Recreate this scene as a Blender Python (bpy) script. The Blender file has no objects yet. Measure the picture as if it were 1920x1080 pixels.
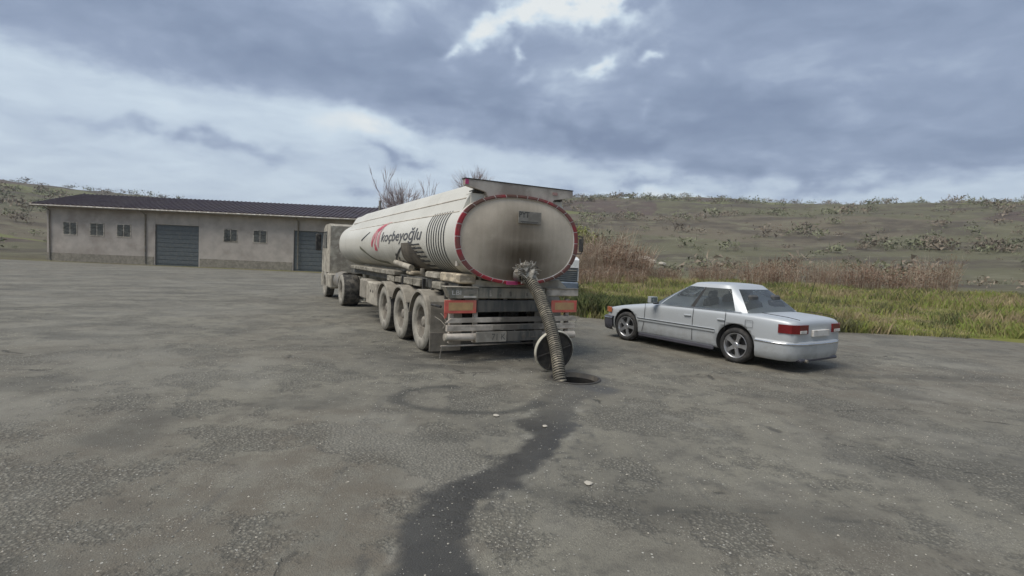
import bpy, bmesh, math, random
import numpy as np
from mathutils import Vector, Matrix
R_ = math.radians
rnd = random.Random(7)
nrng = np.random.default_rng(5)
SC = bpy.context.scene
COL = SC.collection

# ------------------------------------------------------------------ camera, sky, sun, exposure
PITCH, ROLL, FPX = 0.0515, 0.0426, 970.2
cam_d = bpy.data.cameras.new('camera'); cam = bpy.data.objects.new('camera', cam_d); COL.objects.link(cam)
cam_d.sensor_fit = 'HORIZONTAL'; cam_d.sensor_width = 36.0; cam_d.lens = 36.0 * FPX / 1920.0
cam_d.clip_start = 0.05; cam_d.clip_end = 6000
cam.matrix_world = (Matrix.Translation((0, 0, 1.65)) @ Matrix.Rotation(R_(90) - PITCH, 4, 'X') @ Matrix.Rotation(ROLL, 4, 'Z'))
SC.camera = cam
SC.view_settings.view_transform = 'Standard'; SC.view_settings.look = 'None'
SC.view_settings.exposure = 1.0; SC.view_settings.gamma = 1.0; SC.view_settings.use_curve_mapping = False
SC.cycles.max_bounces = 6; SC.cycles.use_denoising = True

SUN_EL, SUN_AZ = R_(57), R_(-122)         # azimuth measured from +Y towards +X
world = bpy.data.worlds.new('World'); SC.world = world; world.use_nodes = True
wn, wl = world.node_tree.nodes, world.node_tree.links
wn.clear()

class NT:
    """tiny helper to write node graphs"""
    def __init__(s, tree): s.t = tree; s.n = tree.nodes; s.l = tree.links
    def set(s, sock, v):
        if hasattr(v, 'is_output'): s.l.new(v, sock)
        elif v is not None:
            try: sock.default_value = v
            except Exception:
                sock.default_value = (*v, 1.0)
    def node(s, typ, **kw):
        n = s.n.new(typ)
        for k, v in kw.items(): setattr(n, k, v)
        return n
    def math(s, op, a, b=None, c=None, clamp=False):
        n = s.node('ShaderNodeMath', operation=op, use_clamp=clamp)
        s.set(n.inputs[0], a)
        if b is not None: s.set(n.inputs[1], b)
        if c is not None: s.set(n.inputs[2], c)
        return n.outputs[0]
    def vmath(s, op, a, b=None, out=0):
        n = s.node('ShaderNodeVectorMath', operation=op); s.set(n.inputs[0], a)
        if b is not None: s.set(n.inputs[1], b)
        return n.outputs[out]
    def mix(s, f, a, b, blend='MIX'):
        n = s.node('ShaderNodeMix', data_type='RGBA', blend_type=blend)
        s.set(n.inputs[0], f); s.set(n.inputs[6], a); s.set(n.inputs[7], b)
        return n.outputs[2]
    def ramp(s, f, lo, hi, a=0.0, b=1.0, smooth=True):
        n = s.node('ShaderNodeMapRange', interpolation_type='SMOOTHSTEP' if smooth else 'LINEAR')
        s.set(n.inputs[0], f); s.set(n.inputs[1], lo); s.set(n.inputs[2], hi); s.set(n.inputs[3], a); s.set(n.inputs[4], b)
        return n.outputs[0]
    def noise(s, vec, scale, detail=4, rough=0.55, dist=0.0, color=False):
        n = s.node('ShaderNodeTexNoise'); s.set(n.inputs['Vector'], vec)
        n.inputs['Scale'].default_value = scale; n.inputs['Detail'].default_value = detail
        n.inputs['Roughness'].default_value = rough; n.inputs['Distortion'].default_value = dist
        return n.outputs[1 if color else 0]
    def voro(s, vec, scale, feature='F1', out=0, rand=1.0):
        n = s.node('ShaderNodeTexVoronoi', feature=feature); s.set(n.inputs['Vector'], vec)
        n.inputs['Scale'].default_value = scale; n.inputs['Randomness'].default_value = rand
        return n.outputs[out]
    def mapping(s, vec, loc=(0, 0, 0), rot=(0, 0, 0), scale=(1, 1, 1), vt='POINT'):
        n = s.node('ShaderNodeMapping', vector_type=vt); s.set(n.inputs[0], vec)
        n.inputs[1].default_value = loc; n.inputs[2].default_value = rot; n.inputs[3].default_value = scale
        return n.outputs[0]
    def sep(s, v):
        n = s.node('ShaderNodeSeparateXYZ'); s.set(n.inputs[0], v); return n.outputs
    def comb(s, x, y, z):
        n = s.node('ShaderNodeCombineXYZ'); s.set(n.inputs[0], x); s.set(n.inputs[1], y); s.set(n.inputs[2], z); return n.outputs[0]

W = NT(world.node_tree)
sky = W.node('ShaderNodeTexSky', sky_type='NISHITA'); sky.sun_disc = False
sky.sun_elevation = SUN_EL; sky.sun_rotation = SUN_AZ
SKY_STR = 0.1
dirv = W.node('ShaderNodeTexCoord').outputs['Generated']
dx, dy, dz = W.sep(W.vmath('NORMALIZE', dirv))[:3]
az = W.math('MULTIPLY', W.math('ARCTAN2', dx, dy), 180 / math.pi)
el = W.math('MULTIPLY', W.math('ARCSINE', dz), 180 / math.pi)
zz = W.math('ADD', W.math('MAXIMUM', dz, 0.0), 0.16)
plane = W.comb(W.math('DIVIDE', dx, zz), W.math('DIVIDE', dy, zz), 0.0)       # the cloud layer seen in perspective
warp = W.vmath('SCALE', W.vmath('SUBTRACT', W.noise(plane, 1.3, 4, color=True), (0.5, 0.5, 0.5)), None)
warp.node.inputs['Scale'].default_value = 0.55
pw = W.vmath('ADD', plane, warp)
n_big = W.noise(W.mapping(pw, loc=(3.1, 1.7, 0), scale=(1.0, 1.15, 1)), 1.7, 6, 0.55)
n_fine = W.noise(pw, 4.2, 7, 0.58)
n_band = W.noise(W.comb(W.math('MULTIPLY', az, 0.035), W.math('MULTIPLY', el, 0.22), 2.0), 1.0, 4, 0.5)
uvw = W.comb(az, el, 0.0)
wob = W.vmath('SCALE', W.vmath('SUBTRACT', W.noise(W.mapping(uvw, scale=(0.20, 0.28, 1)), 1.0, 5, 0.5, color=True), (0.5, 0.5, 0.5)), None)
wob.node.inputs['Scale'].default_value = 6.0
uvw2 = W.vmath('ADD', uvw, wob)
# breaks in the deck (+) and thicker parts (-):  azimuth, elevation, half sizes, tilt, weight
BLOBS = [
    (-4.8, 22.7, 2.8, .9, 36, 0.95), (0.5, 25.0, 4.5, 1.4, 14, 1.0), (7.0, 25.6, 5.0, 2.1, 4, 1.05), (11.0, 26.8, 3.5, 1.8, 0, .8), (-0.5, 21.5, 1.0, .55, 48, 0.7),
    (-7.3, 21.0, 1.5, .5, 10, 0.42), (8.6, 20.2, 2.2, .65, 34, 0.8), (13.9, 21.6, 1.3, .5, 4, 0.75), (13.7, 16.2, 1.0, .6, 42, 0.5), (-0.1, 19.0, .9, .4, 30, .3), (12.0, 22.8, 2.5, .5, 20, .25),
    (-15.0, 23.5, 3.0, 2.0, 60, .22), (-10.0, 25.0, 2.0, .8, 10, .25),
    (-17.0, 14.2, 3.6, 1.5, -10, 0.45), (-12.5, 12.9, 3.5, .8, -8, 0.25), (10.0, 6.4, 14.0, 0.7, 2, 0.35), (-14.0, 20.0, 4.0, 3.0, 50, .16), (5.0, 18.6, 2.0, .6, 20, .14),
    (-12.7, 10.6, 3.6, .65, -5, -0.50), (-16.5, 7.2, 2.0, .6, 0, -0.45), (-32.0, 10.2, 9.0, .8, 0, -0.45), (10.8, 8.4, 6.5, .75, 0, -0.50), (30.0, 8.6, 10.0, .8, 0, -0.45), (1.5, 9.6, 4.0, .5, 0, -.12),
    (3.0, 14.6, 8.0, 1.5, -6, -0.42), (12.5, 13.6, 6.0, 1.5, 0, -0.42), (-9.0, 17.4, 6.0, 1.6, 0, -0.25), (-10.0, 21.5, 4.0, 1.2, 20, -.2), (26.0, 15.5, 10.0, 2.4, 0, -0.35), (-30.0, 19.0, 11.0, 2.4, 0, -0.25),
]
bias = None
for (a0, e0, ra, re, rot, wgt) in BLOBS:
    q = W.mapping(uvw2, loc=(a0, e0, 0), rot=(0, 0, R_(rot)), scale=(ra * 1.25, re * 1.25, 1), vt='TEXTURE')
    d2 = W.vmath('DOT_PRODUCT', q, q, out=1)
    g = W.math('MULTIPLY', W.math('POWER', 0.22, d2), wgt)
    bias = g if bias is None else W.math('ADD', bias, g)
cov = W.math('ADD', W.math('MULTIPLY', W.math('SUBTRACT', n_big, 0.5), 1.2), W.math('MULTIPLY', W.math('SUBTRACT', n_fine, 0.5), 0.62))
cov = W.math('ADD', cov, W.math('MULTIPLY', W.math('SUBTRACT', n_band, 0.5), 0.25))
# under the edge of the cloud deck the far sky is thin and pale
edge = W.math('ADD', el, W.math('MULTIPLY', W.math('MINIMUM', W.math('MAXIMUM', az, -22.0), 22.0), 0.13))
edge = W.math('ADD', edge, W.math('MULTIPLY', W.math('SUBTRACT', W.noise(W.mapping(uvw, scale=(.16, .3, 1)), 1.0, 5, .55), .5), 4.0))
pale_low = W.ramp(edge, 13.3, 11.0)
cov = W.math('MULTIPLY', cov, W.math('SUBTRACT', 1.0, W.math('MULTIPLY', pale_low, .55)))
cov = W.math('ADD', cov, W.math('MULTIPLY', pale_low, .50))
cov = W.math('ADD', cov, W.math('MULTIPLY', bias, 0.85))
cr = W.node('ShaderNodeValToRGB'); W.set(cr.inputs[0], W.math('ADD', W.math('MULTIPLY', cov, 0.72), W.ramp(el, 24, 70, 0.315, 0.58)))  # elevation ramp brightens the cloud overhead, shaped to raise the ambient light
els = cr.color_ramp.elements
els[0].position = 0.0; els[0].color = (0.205, 0.265, 0.390, 1)
els[1].position = 1.0; els[1].color = (0.80, 0.84, 0.85, 1)
for p, c in ((0.20, (0.245, 0.312, 0.440, 1)), (0.36, (0.300, 0.372, 0.510, 1)), (0.52, (0.415, 0.50, 0.635, 1)), (0.74, (0.62, 0.725, 0.825, 1))):
    e = els.new(p); e.color = c
cloud = W.vmath('SCALE', cr.outputs[0], None); cloud.node.inputs['Scale'].default_value = 0.5 / SKY_STR
skycol = W.mix(0.98, sky.outputs[0], cloud)
bg = W.node('ShaderNodeBackground'); W.set(bg.inputs[0], skycol); bg.inputs[1].default_value = SKY_STR
wo = W.node('ShaderNodeOutputWorld'); wl.new(bg.outputs[0], wo.inputs[0])

sun_d = bpy.data.lights.new('sun', 'SUN'); sun = bpy.data.objects.new('sun', sun_d); COL.objects.link(sun)
sun_d.energy = 1.5; sun_d.angle = R_(36); sun_d.color = (1.0, 0.95, 0.87)
sv = Vector((math.sin(SUN_AZ) * math.cos(SUN_EL), math.cos(SUN_AZ) * math.cos(SUN_EL), math.sin(SUN_EL)))
sun.rotation_euler = sv.to_track_quat('Z', 'Y').to_euler()

# ------------------------------------------------------------------ helpers: objects
def tag(o, label=None, cat=None, group=None, kind=None):
    if label: o['label'] = label
    if cat: o['category'] = cat
    if group: o['group'] = group
    if kind: o['kind'] = kind
    return o
def empty(name, loc=(0, 0, 0), rz=0.0, parent=None):
    o = bpy.data.objects.new(name, None); COL.objects.link(o)
    o.location = loc; o.rotation_euler = (0, 0, rz); o.parent = parent; o.empty_display_size = .3
    return o
def link(name, me, parent=None, loc=None):
    o = bpy.data.objects.new(name, me); COL.objects.link(o); o.parent = parent
    if loc is not None: o.location = loc
    return o
def copy_tree(o, parent=None):
    c = o.copy(); COL.objects.link(c); c.parent = parent
    for ch in [x for x in bpy.data.objects if x.parent == o]:
        copy_tree(ch, c)
    return c

class MB:
    """collects shapes; build() links them as ONE mesh object"""
    def __init__(s): s.v = []; s.f = []; s.m = []; s.sm = []
    def add(s, vs, fs, mi=0, smooth=False):
        o = len(s.v); s.v.extend([tuple(p) for p in vs])
        for f in fs: s.f.append(tuple(i + o for i in f)); s.m.append(mi); s.sm.append(smooth)
        return s
    def box(s, x0, x1, y0, y1, z0, z1, ch=0.006, mi=0, M=None):
        ch = min(ch, abs(x1 - x0) * .3, abs(y1 - y0) * .3, abs(z1 - z0) * .3)
        X, Y, Z = (x0, x1), (y0, y1), (z0, z1); vs = []; idx = {}
        for i in (0, 1):
            for j in (0, 1):
                for k in (0, 1):
                    sx, sy, sz = (ch, -ch)[i], (ch, -ch)[j], (ch, -ch)[k]
                    idx[i, j, k, 0] = len(vs); vs.append((X[i], Y[j] + sy, Z[k] + sz))
                    idx[i, j, k, 1] = len(vs); vs.append((X[i] + sx, Y[j], Z[k] + sz))
                    idx[i, j, k, 2] = len(vs); vs.append((X[i] + sx, Y[j] + sy, Z[k]))
        cx, cy, cz = (x0 + x1) / 2, (y0 + y1) / 2, (z0 + z1) / 2
        fs = []
        for ax in range(3):
            for e in (0, 1):
                q = []
                for (p, r) in ((0, 0), (1, 0), (1, 1), (0, 1)):
                    t = [0, 0, 0]; t[ax] = e; t[(ax + 1) % 3] = p; t[(ax + 2) % 3] = r
                    q.append(idx[t[0], t[1], t[2], ax])
                fs.append(q)
        for ax in range(3):
            b, c = (ax + 1) % 3, (ax + 2) % 3
            for p in (0, 1):
                for r in (0, 1):
                    t0 = [0, 0, 0]; t0[b] = p; t0[c] = r; t1 = list(t0); t1[ax] = 1
                    fs.append([idx[(*t0, b)], idx[(*t1, b)], idx[(*t1, c)], idx[(*t0, c)]])
        for i in (0, 1):
            for j in (0, 1):
                for k in (0, 1): fs.append([idx[i, j, k, 0], idx[i, j, k, 1], idx[i, j, k, 2]])
        out = []
        for f in fs:                                   # orient outward
            P = [Vector(vs[i]) for i in f]; n = (P[1] - P[0]).cross(P[2] - P[0])
            c = sum(P, Vector()) / len(P) - Vector((cx, cy, cz))
            out.append(f if n.dot(c) > 0 else f[::-1])
        if M is not None: vs = [M @ Vector(p) for p in vs]
        return s.add(vs, out, mi)
    def tube(s, path, rad, n=10, mi=0, cap=True, smooth=True):
        P = [Vector(p) for p in path]; m = len(P)
        rad = rad if isinstance(rad, (list, tuple)) else [rad] * m
        up = None; vs = []
        for i in range(m):
            t = (P[min(i + 1, m - 1)] - P[max(i - 1, 0)]).normalized()
            if up is None:
                up = Vector((0, 0, 1)) if abs(t.z) < .9 else Vector((1, 0, 0))
            u = (up - t * up.dot(t)).normalized(); w = t.cross(u); up = u
            for k in range(n):
                a = 2 * math.pi * k / n
                vs.append(P[i] + (u * math.cos(a) + w * math.sin(a)) * rad[i])
        fs = [(i * n + k, i * n + (k + 1) % n, (i + 1) * n + (k + 1) % n, (i + 1) * n + k) for i in range(m - 1) for k in range(n)]
        s.add(vs, fs, mi, smooth)
        if cap:
            s.add(vs[:n], [tuple(range(n))[::-1]], mi); s.add(vs[-n:], [tuple(range(n))], mi)
        return s
    def lathe(s, prof, axis='x', c=(0, 0, 0), n=40, mi=0, smooth=True, closed=False):
        """prof: (along axis, radius)"""
        vs = []; m = len(prof)
        for (h, r) in prof:
            for k in range(n):
                a = 2 * math.pi * k / n; p, q = r * math.cos(a), r * math.sin(a)
                vs.append({'x': (c[0] + h, c[1] + p, c[2] + q), 'y': (c[0] + p, c[1] + h, c[2] + q), 'z': (c[0] + p, c[1] + q, c[2] + h)}[axis])
        fs = []
        for i in range(m if closed else m - 1):
            j = (i + 1) % m
            for k in range(n):
                fs.append((i * n + k, i * n + (k + 1) % n, j * n + (k + 1) % n, j * n + k))
        return s.add(vs, fs, mi, smooth)
    def prism(s, poly, y0, y1, plane='xz', mi=0, M=None):
        """poly is a 2D outline; extruded along the third axis"""
        n = len(poly)
        def P(p, h): return {'xz': (p[0], h, p[1]), 'yz': (h, p[0], p[1]), 'xy': (p[0], p[1], h)}[plane]
        vs = [P(p, y0) for p in poly] + [P(p, y1) for p in poly]
        if M is not None: vs = [M @ Vector(p) for p in vs]
        fs = [tuple(range(n)), tuple(range(2 * n - 1, n - 1, -1))] + [(i, i + n, (i + 1) % n + n, (i + 1) % n) for i in range(n)]
        return s.add(vs, fs, mi)
    def grid(s, rows, mi=0, smooth=True, closed=False):
        m, n = len(rows), len(rows[0]); vs = [p for r in rows for p in r]
        fs = [(i * n + k, i * n + (k + 1) % n, (i + 1) * n + (k + 1) % n, (i + 1) * n + k) for i in range(m - 1) for k in range(n if closed else n - 1)]
        return s.add(vs, fs, mi, smooth)
    def mesh(s, name, mats, fix=True):
        me = bpy.data.meshes.new(name); me.from_pydata(s.v, [], s.f)
        for m in (mats if isinstance(mats, (list, tuple)) else [mats]): me.materials.append(m)
        me.polygons.foreach_set('material_index', s.m); me.polygons.foreach_set('use_smooth', s.sm)
        if fix:
            bm = bmesh.new(); bm.from_mesh(me); bmesh.ops.recalc_face_normals(bm, faces=bm.faces); bm.to_mesh(me); bm.free()
        me.update(); return me
    def build(s, name, mats, parent=None, fix=True, loc=None):
        return link(name, s.mesh(name, mats, fix), parent, loc)

def np_mesh(name, verts, faces, mats, smooth=False, mi=None):
    """verts (n,3); faces (m,k) all of one size"""
    me = bpy.data.meshes.new(name); nv, (nf, k) = len(verts), faces.shape
    me.vertices.add(nv); me.vertices.foreach_set('co', np.ascontiguousarray(verts, dtype=np.float32).ravel())
    me.loops.add(nf * k); me.loops.foreach_set('vertex_index', np.ascontiguousarray(faces, dtype=np.int32).ravel())
    me.polygons.add(nf); me.polygons.foreach_set('loop_start', np.arange(0, nf * k, k, dtype=np.int32))
    me.polygons.foreach_set('use_smooth', np.full(nf, smooth))
    for m in (mats if isinstance(mats, (list, tuple)) else [mats]): me.materials.append(m)
    if mi is not None: me.polygons.foreach_set('material_index', np.asarray(mi, dtype=np.int32))
    me.update(calc_edges=True); me.validate(); return me

def vnoise(x, y, seed=0):
    xi = np.floor(x).astype(np.int64); yi = np.floor(y).astype(np.int64); xf, yf = x - xi, y - yi
    def h(a, b):
        n = (a * 374761393 + b * 668265263 + seed * 974634777) & 0x7fffffff
        n = ((n ^ (n >> 13)) * 1274126177) & 0x7fffffff
        return ((n ^ (n >> 16)) & 0xffff) / 65535.0
    u, v = xf * xf * (3 - 2 * xf), yf * yf * (3 - 2 * yf)
    return (h(xi, yi) * (1 - u) + h(xi + 1, yi) * u) * (1 - v) + (h(xi, yi + 1) * (1 - u) + h(xi + 1, yi + 1) * u) * v
def fbm(x, y, o=4, seed=0):
    t = 0; a = .5; s = 0
    for i in range(o):
        t = t + a * vnoise(x * 2 ** i, y * 2 ** i, seed + i * 17); s += a; a *= .5
    return t / s
def sstep(a, b, x):
    t = np.clip((x - a) / (b - a), 0, 1); return t * t * (3 - 2 * t)

# ------------------------------------------------------------------ helpers: materials
def mat(name, col, rough=.6, metal=0.0, dirt=None, amount=.4, scale=3.0, bump=0.0, bscale=60, vary=.12, spec=.5, stretch=(1, 1, 1)):
    m = bpy.data.materials.new(name); m.use_nodes = True; N = NT(m.node_tree); b = N.n['Principled BSDF']
    co = N.node('ShaderNodeTexCoord').outputs['Object']
    n1 = N.noise(co, scale * 2.3, 6, .6)
    c = N.mix(N.ramp(n1, .3, .7), tuple(x * (1 - vary) for x in col), tuple(min(1, x * (1 + vary)) for x in col))
    r = rough
    if dirt:
        n2 = N.noise(N.mapping(co, loc=(5, 3, 1), scale=stretch), scale, 8, .62)
        f = N.ramp(n2, .62 - amount * .5, .82 - amount * .5)
        f = N.math('MULTIPLY', f, min(1, .55 + amount * .5))
        c = N.mix(f, c, dirt); r = N.math('ADD', N.math('MULTIPLY', f, .85 - rough), rough)
    N.set(b.inputs['Base Color'], c); N.set(b.inputs['Roughness'], r); b.inputs['Metallic'].default_value = metal
    b.inputs['Specular IOR Level'].default_value = spec
    if bump:
        bn = N.node('ShaderNodeBump'); bn.inputs['Strength'].default_value = bump; bn.inputs['Distance'].default_value = .01
        N.set(bn.inputs['Height'], N.noise(co, bscale, 5, .6)); N.l.new(bn.outputs[0], b.inputs['Normal'])
    return m
DUST = (.29, .255, .205)
M = {}
M['dust'] = mat('road_dust', (.30, .27, .22), .9, dirt=(.20, .18, .145), amount=.4, scale=4, bump=.25, bscale=40)
M['dust_pale'] = mat('pale_dusty_paint', (.46, .42, .34), .75, dirt=(.24, .21, .17), amount=.45, scale=3.5)
M['tray'] = mat('grimy_tray', (.36, .33, .265), .8, dirt=(.13, .115, .09), amount=.5, scale=3.5, stretch=(1, 1, 3))
M['cream'] = mat('cream_box_paint', (.60, .51, .365), .6, dirt=(.22, .185, .14), amount=.48, scale=5, stretch=(1, 1, 2))
M['tyre'] = mat('dusty_tyre', (.33, .305, .255), .92, dirt=(.15, .14, .12), amount=.3, scale=5, bump=.3, bscale=50)
M['tread'] = mat('dark_tread', (.045, .042, .038), .9, dirt=(.17, .155, .13), amount=.4, scale=6, bump=.4, bscale=60)
M['rim'] = mat('dusty_rim', (.31, .28, .23), .8, dirt=(.13, .115, .095), amount=.5, scale=6)
M['black'] = mat('grimy_black', (.022, .021, .02), .7, dirt=(.10, .09, .075), amount=.35, scale=5)
M['beam'] = mat('grimy_green_grey_steel', (.16, .158, .128), .7, dirt=(.36, .32, .25), amount=.5, scale=3, stretch=(3, 1, .6))
M['dark_beam'] = mat('dark_grey_beam', (.075, .075, .068), .65, dirt=(.17, .155, .13), amount=.4, scale=3, stretch=(3, 1, .5))
M['rail'] = mat('dusty_grey_rail', (.58, .515, .43), .8, dirt=(.27, .235, .19), amount=.40, scale=3, stretch=(1, 1, 2))
def wet_middle():      # the bumper gear is wet and grimy under the outlet
    N = NT(M['rail'].node_tree); b = N.n['Principled BSDF']; co = N.node('ShaderNodeTexCoord').outputs['Object']
    q = N.mapping(co, loc=(.15, 0, .6), scale=(.62, 50, 3), vt='TEXTURE')
    f = N.ramp(N.math('ADD', N.vmath('LENGTH', q, out=1), N.math('MULTIPLY', N.noise(co, 7, 5, .6), .9)), 1.55, .95, 0, .85)
    old = b.inputs['Base Color'].links[0].from_socket
    N.set(b.inputs['Base Color'], N.mix(f, old, (.085, .076, .062)))
wet_middle()
M['plate'] = mat('dusty_number_plate', (.36, .33, .275), .75, dirt=(.24, .215, .175), amount=.4, scale=5)
M['ink'] = mat('faded_black_ink', (.10, .095, .085), .8)
M['text'] = mat('grey_lettering', (.085, .085, .092), .5, dirt=(.30, .285, .25), amount=.18, scale=5)
M['stripe'] = mat('black_hoop_stripe', (.03, .03, .03), .55, dirt=(.2, .185, .15), amount=.2, scale=5)
M['red'] = mat('red_reflective_tape', (.35, .025, .035), .4, dirt=(.14, .10, .08), amount=.42, scale=2.2)
M['red_brown'] = mat('grimy_red_tape', (.26, .05, .05), .5, dirt=(.12, .085, .06), amount=.5, scale=2.6)
M['logo'] = mat('faded_red_print', (.48, .05, .085), .5, dirt=(.55, .42, .39), amount=.35, scale=3)
M['logo_pink'] = mat('faded_pink_print', (.60, .27, .29), .5, dirt=(.58, .5, .46), amount=.3, scale=3)
M['tape_white'] = mat('white_tape', (.66, .63, .58), .5, dirt=(.42, .37, .3), amount=.3, scale=4)
M['magenta'] = mat('magenta_reflector', (.48, .06, .17), .35)
M['orange'] = mat('orange_red_plate_border', (.68, .14, .105), .45, dirt=(.52, .24, .16), amount=.3, scale=5)
M['amber'] = mat('dusty_yellow_plate_field', (.54, .35, .165), .5, dirt=(.50, .28, .15), amount=.4, scale=4)
M['spoiler'] = mat('spoiler_paint', (.52, .465, .40), .55, dirt=(.27, .23, .195), amount=.5, scale=1.6)
M['steel'] = mat('worn_steel', (.30, .29, .27), .45, metal=.6, dirt=DUST, amount=.5, scale=6)
M['rag'] = mat('wet_pale_rag', (.44, .41, .35), .9, dirt=(.22, .19, .15), amount=.4, scale=12)
M['hose'] = mat('tan_hose_ridge', (.43, .375, .275), .6, dirt=(.15, .135, .105), amount=.62, scale=7, vary=.25)
M['hose_dark'] = mat('dark_hose_groove', (.025, .022, .018), .75, dirt=(.10, .09, .07), amount=.25, scale=6)
M['iron'] = mat('dark_cast_iron', (.040, .036, .032), .75, dirt=(.10, .088, .07), amount=.35, scale=5, bump=.3, bscale=90)
M['iron_edge'] = mat('worn_pale_rim', (.50, .47, .38), .6, dirt=(.22, .19, .15), amount=.3, scale=6)
M['concrete'] = mat('dark_shaft_concrete', (.030, .027, .023), .9, dirt=(.016, .014, .012), amount=.4, scale=5)
M['white'] = mat('white_truck_paint', (.68, .69, .67), .4, dirt=(.45, .43, .38), amount=.25, scale=2)
M['grille'] = mat('grey_grille', (.10, .115, .12), .5, dirt=(.16, .16, .15), amount=.3, scale=4)
M['blue_grey'] = mat('blue_grey_plastic', (.12, .15, .19), .5)
M['bark'] = mat('grey_bark', (.20, .175, .16), .9, dirt=(.12, .10, .09), amount=.4, scale=3)
M['twig'] = mat('pinkish_grey_twigs', (.40, .335, .325), .9, vary=.2)
M['bramble'] = mat('dry_brown_stems', (.34, .225, .155), .9, dirt=(.19, .115, .075), amount=.4, scale=1.0, vary=.3)
M['bramble_pale'] = mat('dry_tan_stems', (.60, .50, .385), .9, dirt=(.36, .27, .20), amount=.4, scale=1.0, vary=.25)
M['dead_leaf'] = mat('dead_leaves', (.26, .165, .11), .9, dirt=(.14, .09, .06), amount=.4, scale=1.2, vary=.3)
M['grass'] = mat('short_green_grass', (.235, .235, .065), .85, dirt=(.27, .23, .11), amount=.5, scale=.5, vary=.3)
M['grass_bright'] = mat('fresh_green_grass', (.22, .26, .06), .85, vary=.3, scale=.6)
M['dry_grass'] = mat('dry_straw_grass', (.33, .265, .15), .9, vary=.3, scale=.6)
M['weed'] = mat('dark_green_weeds', (.105, .125, .04), .85, dirt=(.16, .14, .07), amount=.4, scale=.9, vary=.3)
M['weed_dark'] = mat('deep_green_weeds', (.075, .10, .035), .85, vary=.3, scale=.9)
M['willow'] = mat('yellow_green_leaves', (.24, .25, .07), .85, vary=.3, scale=.8)
M['scrub'] = mat('brown_scrub', (.22, .18, .135), .95, vary=.3, scale=.05)
M['scrub_green'] = mat('grey_green_scrub', (.20, .205, .125), .95, vary=.3, scale=.05)
M['stone'] = mat('pale_stone', (.45, .41, .34), .9, vary=.2, scale=12)
M['pebble'] = mat('grey_pebble', (.30, .285, .25), .9, vary=.35, scale=3)
M['roof'] = mat('dark_maroon_roof', (.032, .016, .02), .45, dirt=(.05, .04, .045), amount=.4, scale=.8)
M['shedwall'] = mat('cream_shed_wall', (.46, .41, .36), .8, dirt=(.33, .28, .24), amount=.35, scale=.5)
M['rubber'] = mat('car_tyre', (.028, .027, .026), .8, dirt=(.09, .08, .07), amount=.3, scale=8)
M['chrome'] = mat('chrome_trim', (.72, .72, .72), .18, metal=1.0)
M['alloy'] = mat('silver_alloy', (.55, .55, .56), .32, metal=.8)
M['well'] = mat('wheel_well', (.012, .012, .012), .9)
M['plastic'] = mat('dark_bumper_plastic', (.07, .068, .082), .55)
M['indicator'] = mat('amber_indicator', (.42, .13, .05), .25)
M['tail'] = mat('red_tail_lamp', (.16, .010, .012), .25)
M['skin_dark'] = mat('dark_interior', (.09, .088, .085), .8)

def glass_mat(name, tint=(.30, .33, .34)):
    m = bpy.data.materials.new(name); m.use_nodes = True; N = NT(m.node_tree); b = N.n['Principled BSDF']
    b.inputs['Base Color'].default_value = (*tint, 1); b.inputs['Roughness'].default_value = .06
    b.inputs['Transmission Weight'].default_value = .85; b.inputs['IOR'].default_value = 1.18; b.inputs['Roughness'].default_value = .03
    return m
M['glass'] = glass_mat('tinted_glass'); M['mirror'] = mat('mirror_glass', (.6, .63, .62), .06, metal=1.0)
M['lamp_glass'] = glass_mat('lamp_glass', (.35, .37, .4))
def car_paint():
    m = bpy.data.materials.new('silver_car_paint'); m.use_nodes = True; N = NT(m.node_tree); b = N.n['Principled BSDF']
    co = N.node('ShaderNodeTexCoord').outputs['Object']
    z = N.sep(co)[2]
    f = N.math('MULTIPLY', N.ramp(z, .75, .2), N.ramp(N.noise(co, 3.5, 7, .65), .35, .7))
    N.set(b.inputs['Base Color'], N.mix(N.math('MULTIPLY', f, .6), (.50, .52, .53), (.31, .30, .275)))
    N.set(b.inputs['Roughness'], N.math('ADD', N.math('MULTIPLY', f, .3), .42))
    b.inputs['Metallic'].default_value = .25; b.inputs['Coat Weight'].default_value = .25; b.inputs['Coat Roughness'].default_value = .2
    return m
M['silver'] = car_paint()

def tank_paint():
    """cream enamel, dust settling on the flank towards the belly and in streaks under the creases"""
    m = bpy.data.materials.new('cream_tank_paint'); m.use_nodes = True; N = NT(m.node_tree); b = N.n['Principled BSDF']
    co = N.node('ShaderNodeTexCoord').outputs['Object']; x, y, z = N.sep(co)[:3]
    base = N.mix(N.ramp(N.noise(co, .7, 5, .6), .35, .65), (.66, .635, .56), (.60, .575, .50))
    streak = N.noise(N.mapping(co, scale=(1, 5, .35)), 2.0, 6, .65)
    low = N.ramp(z, 2.05, 1.30)
    grime = N.math('ADD', N.math('MULTIPLY', low, .75), N.math('MULTIPLY', N.ramp(streak, .52, .8), .35), clamp=True)
    grime = N.math('MULTIPLY', grime, N.ramp(N.noise(co, 2.4, 6, .6), .2, .75, .45, 1.0))
    c = N.mix(grime, base, (.26, .245, .19))
    spots = N.ramp(N.noise(co, 14, 4, .7), .66, .74)
    c = N.mix(N.math('MULTIPLY', spots, N.math('MULTIPLY', low, .6)), c, (.17, .15, .11))
    N.set(b.inputs['Base Color'], c); N.set(b.inputs['Roughness'], N.math('ADD', N.math('MULTIPLY', grime, .35), .42))
    return m
M['tank'] = tank_paint()
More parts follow.
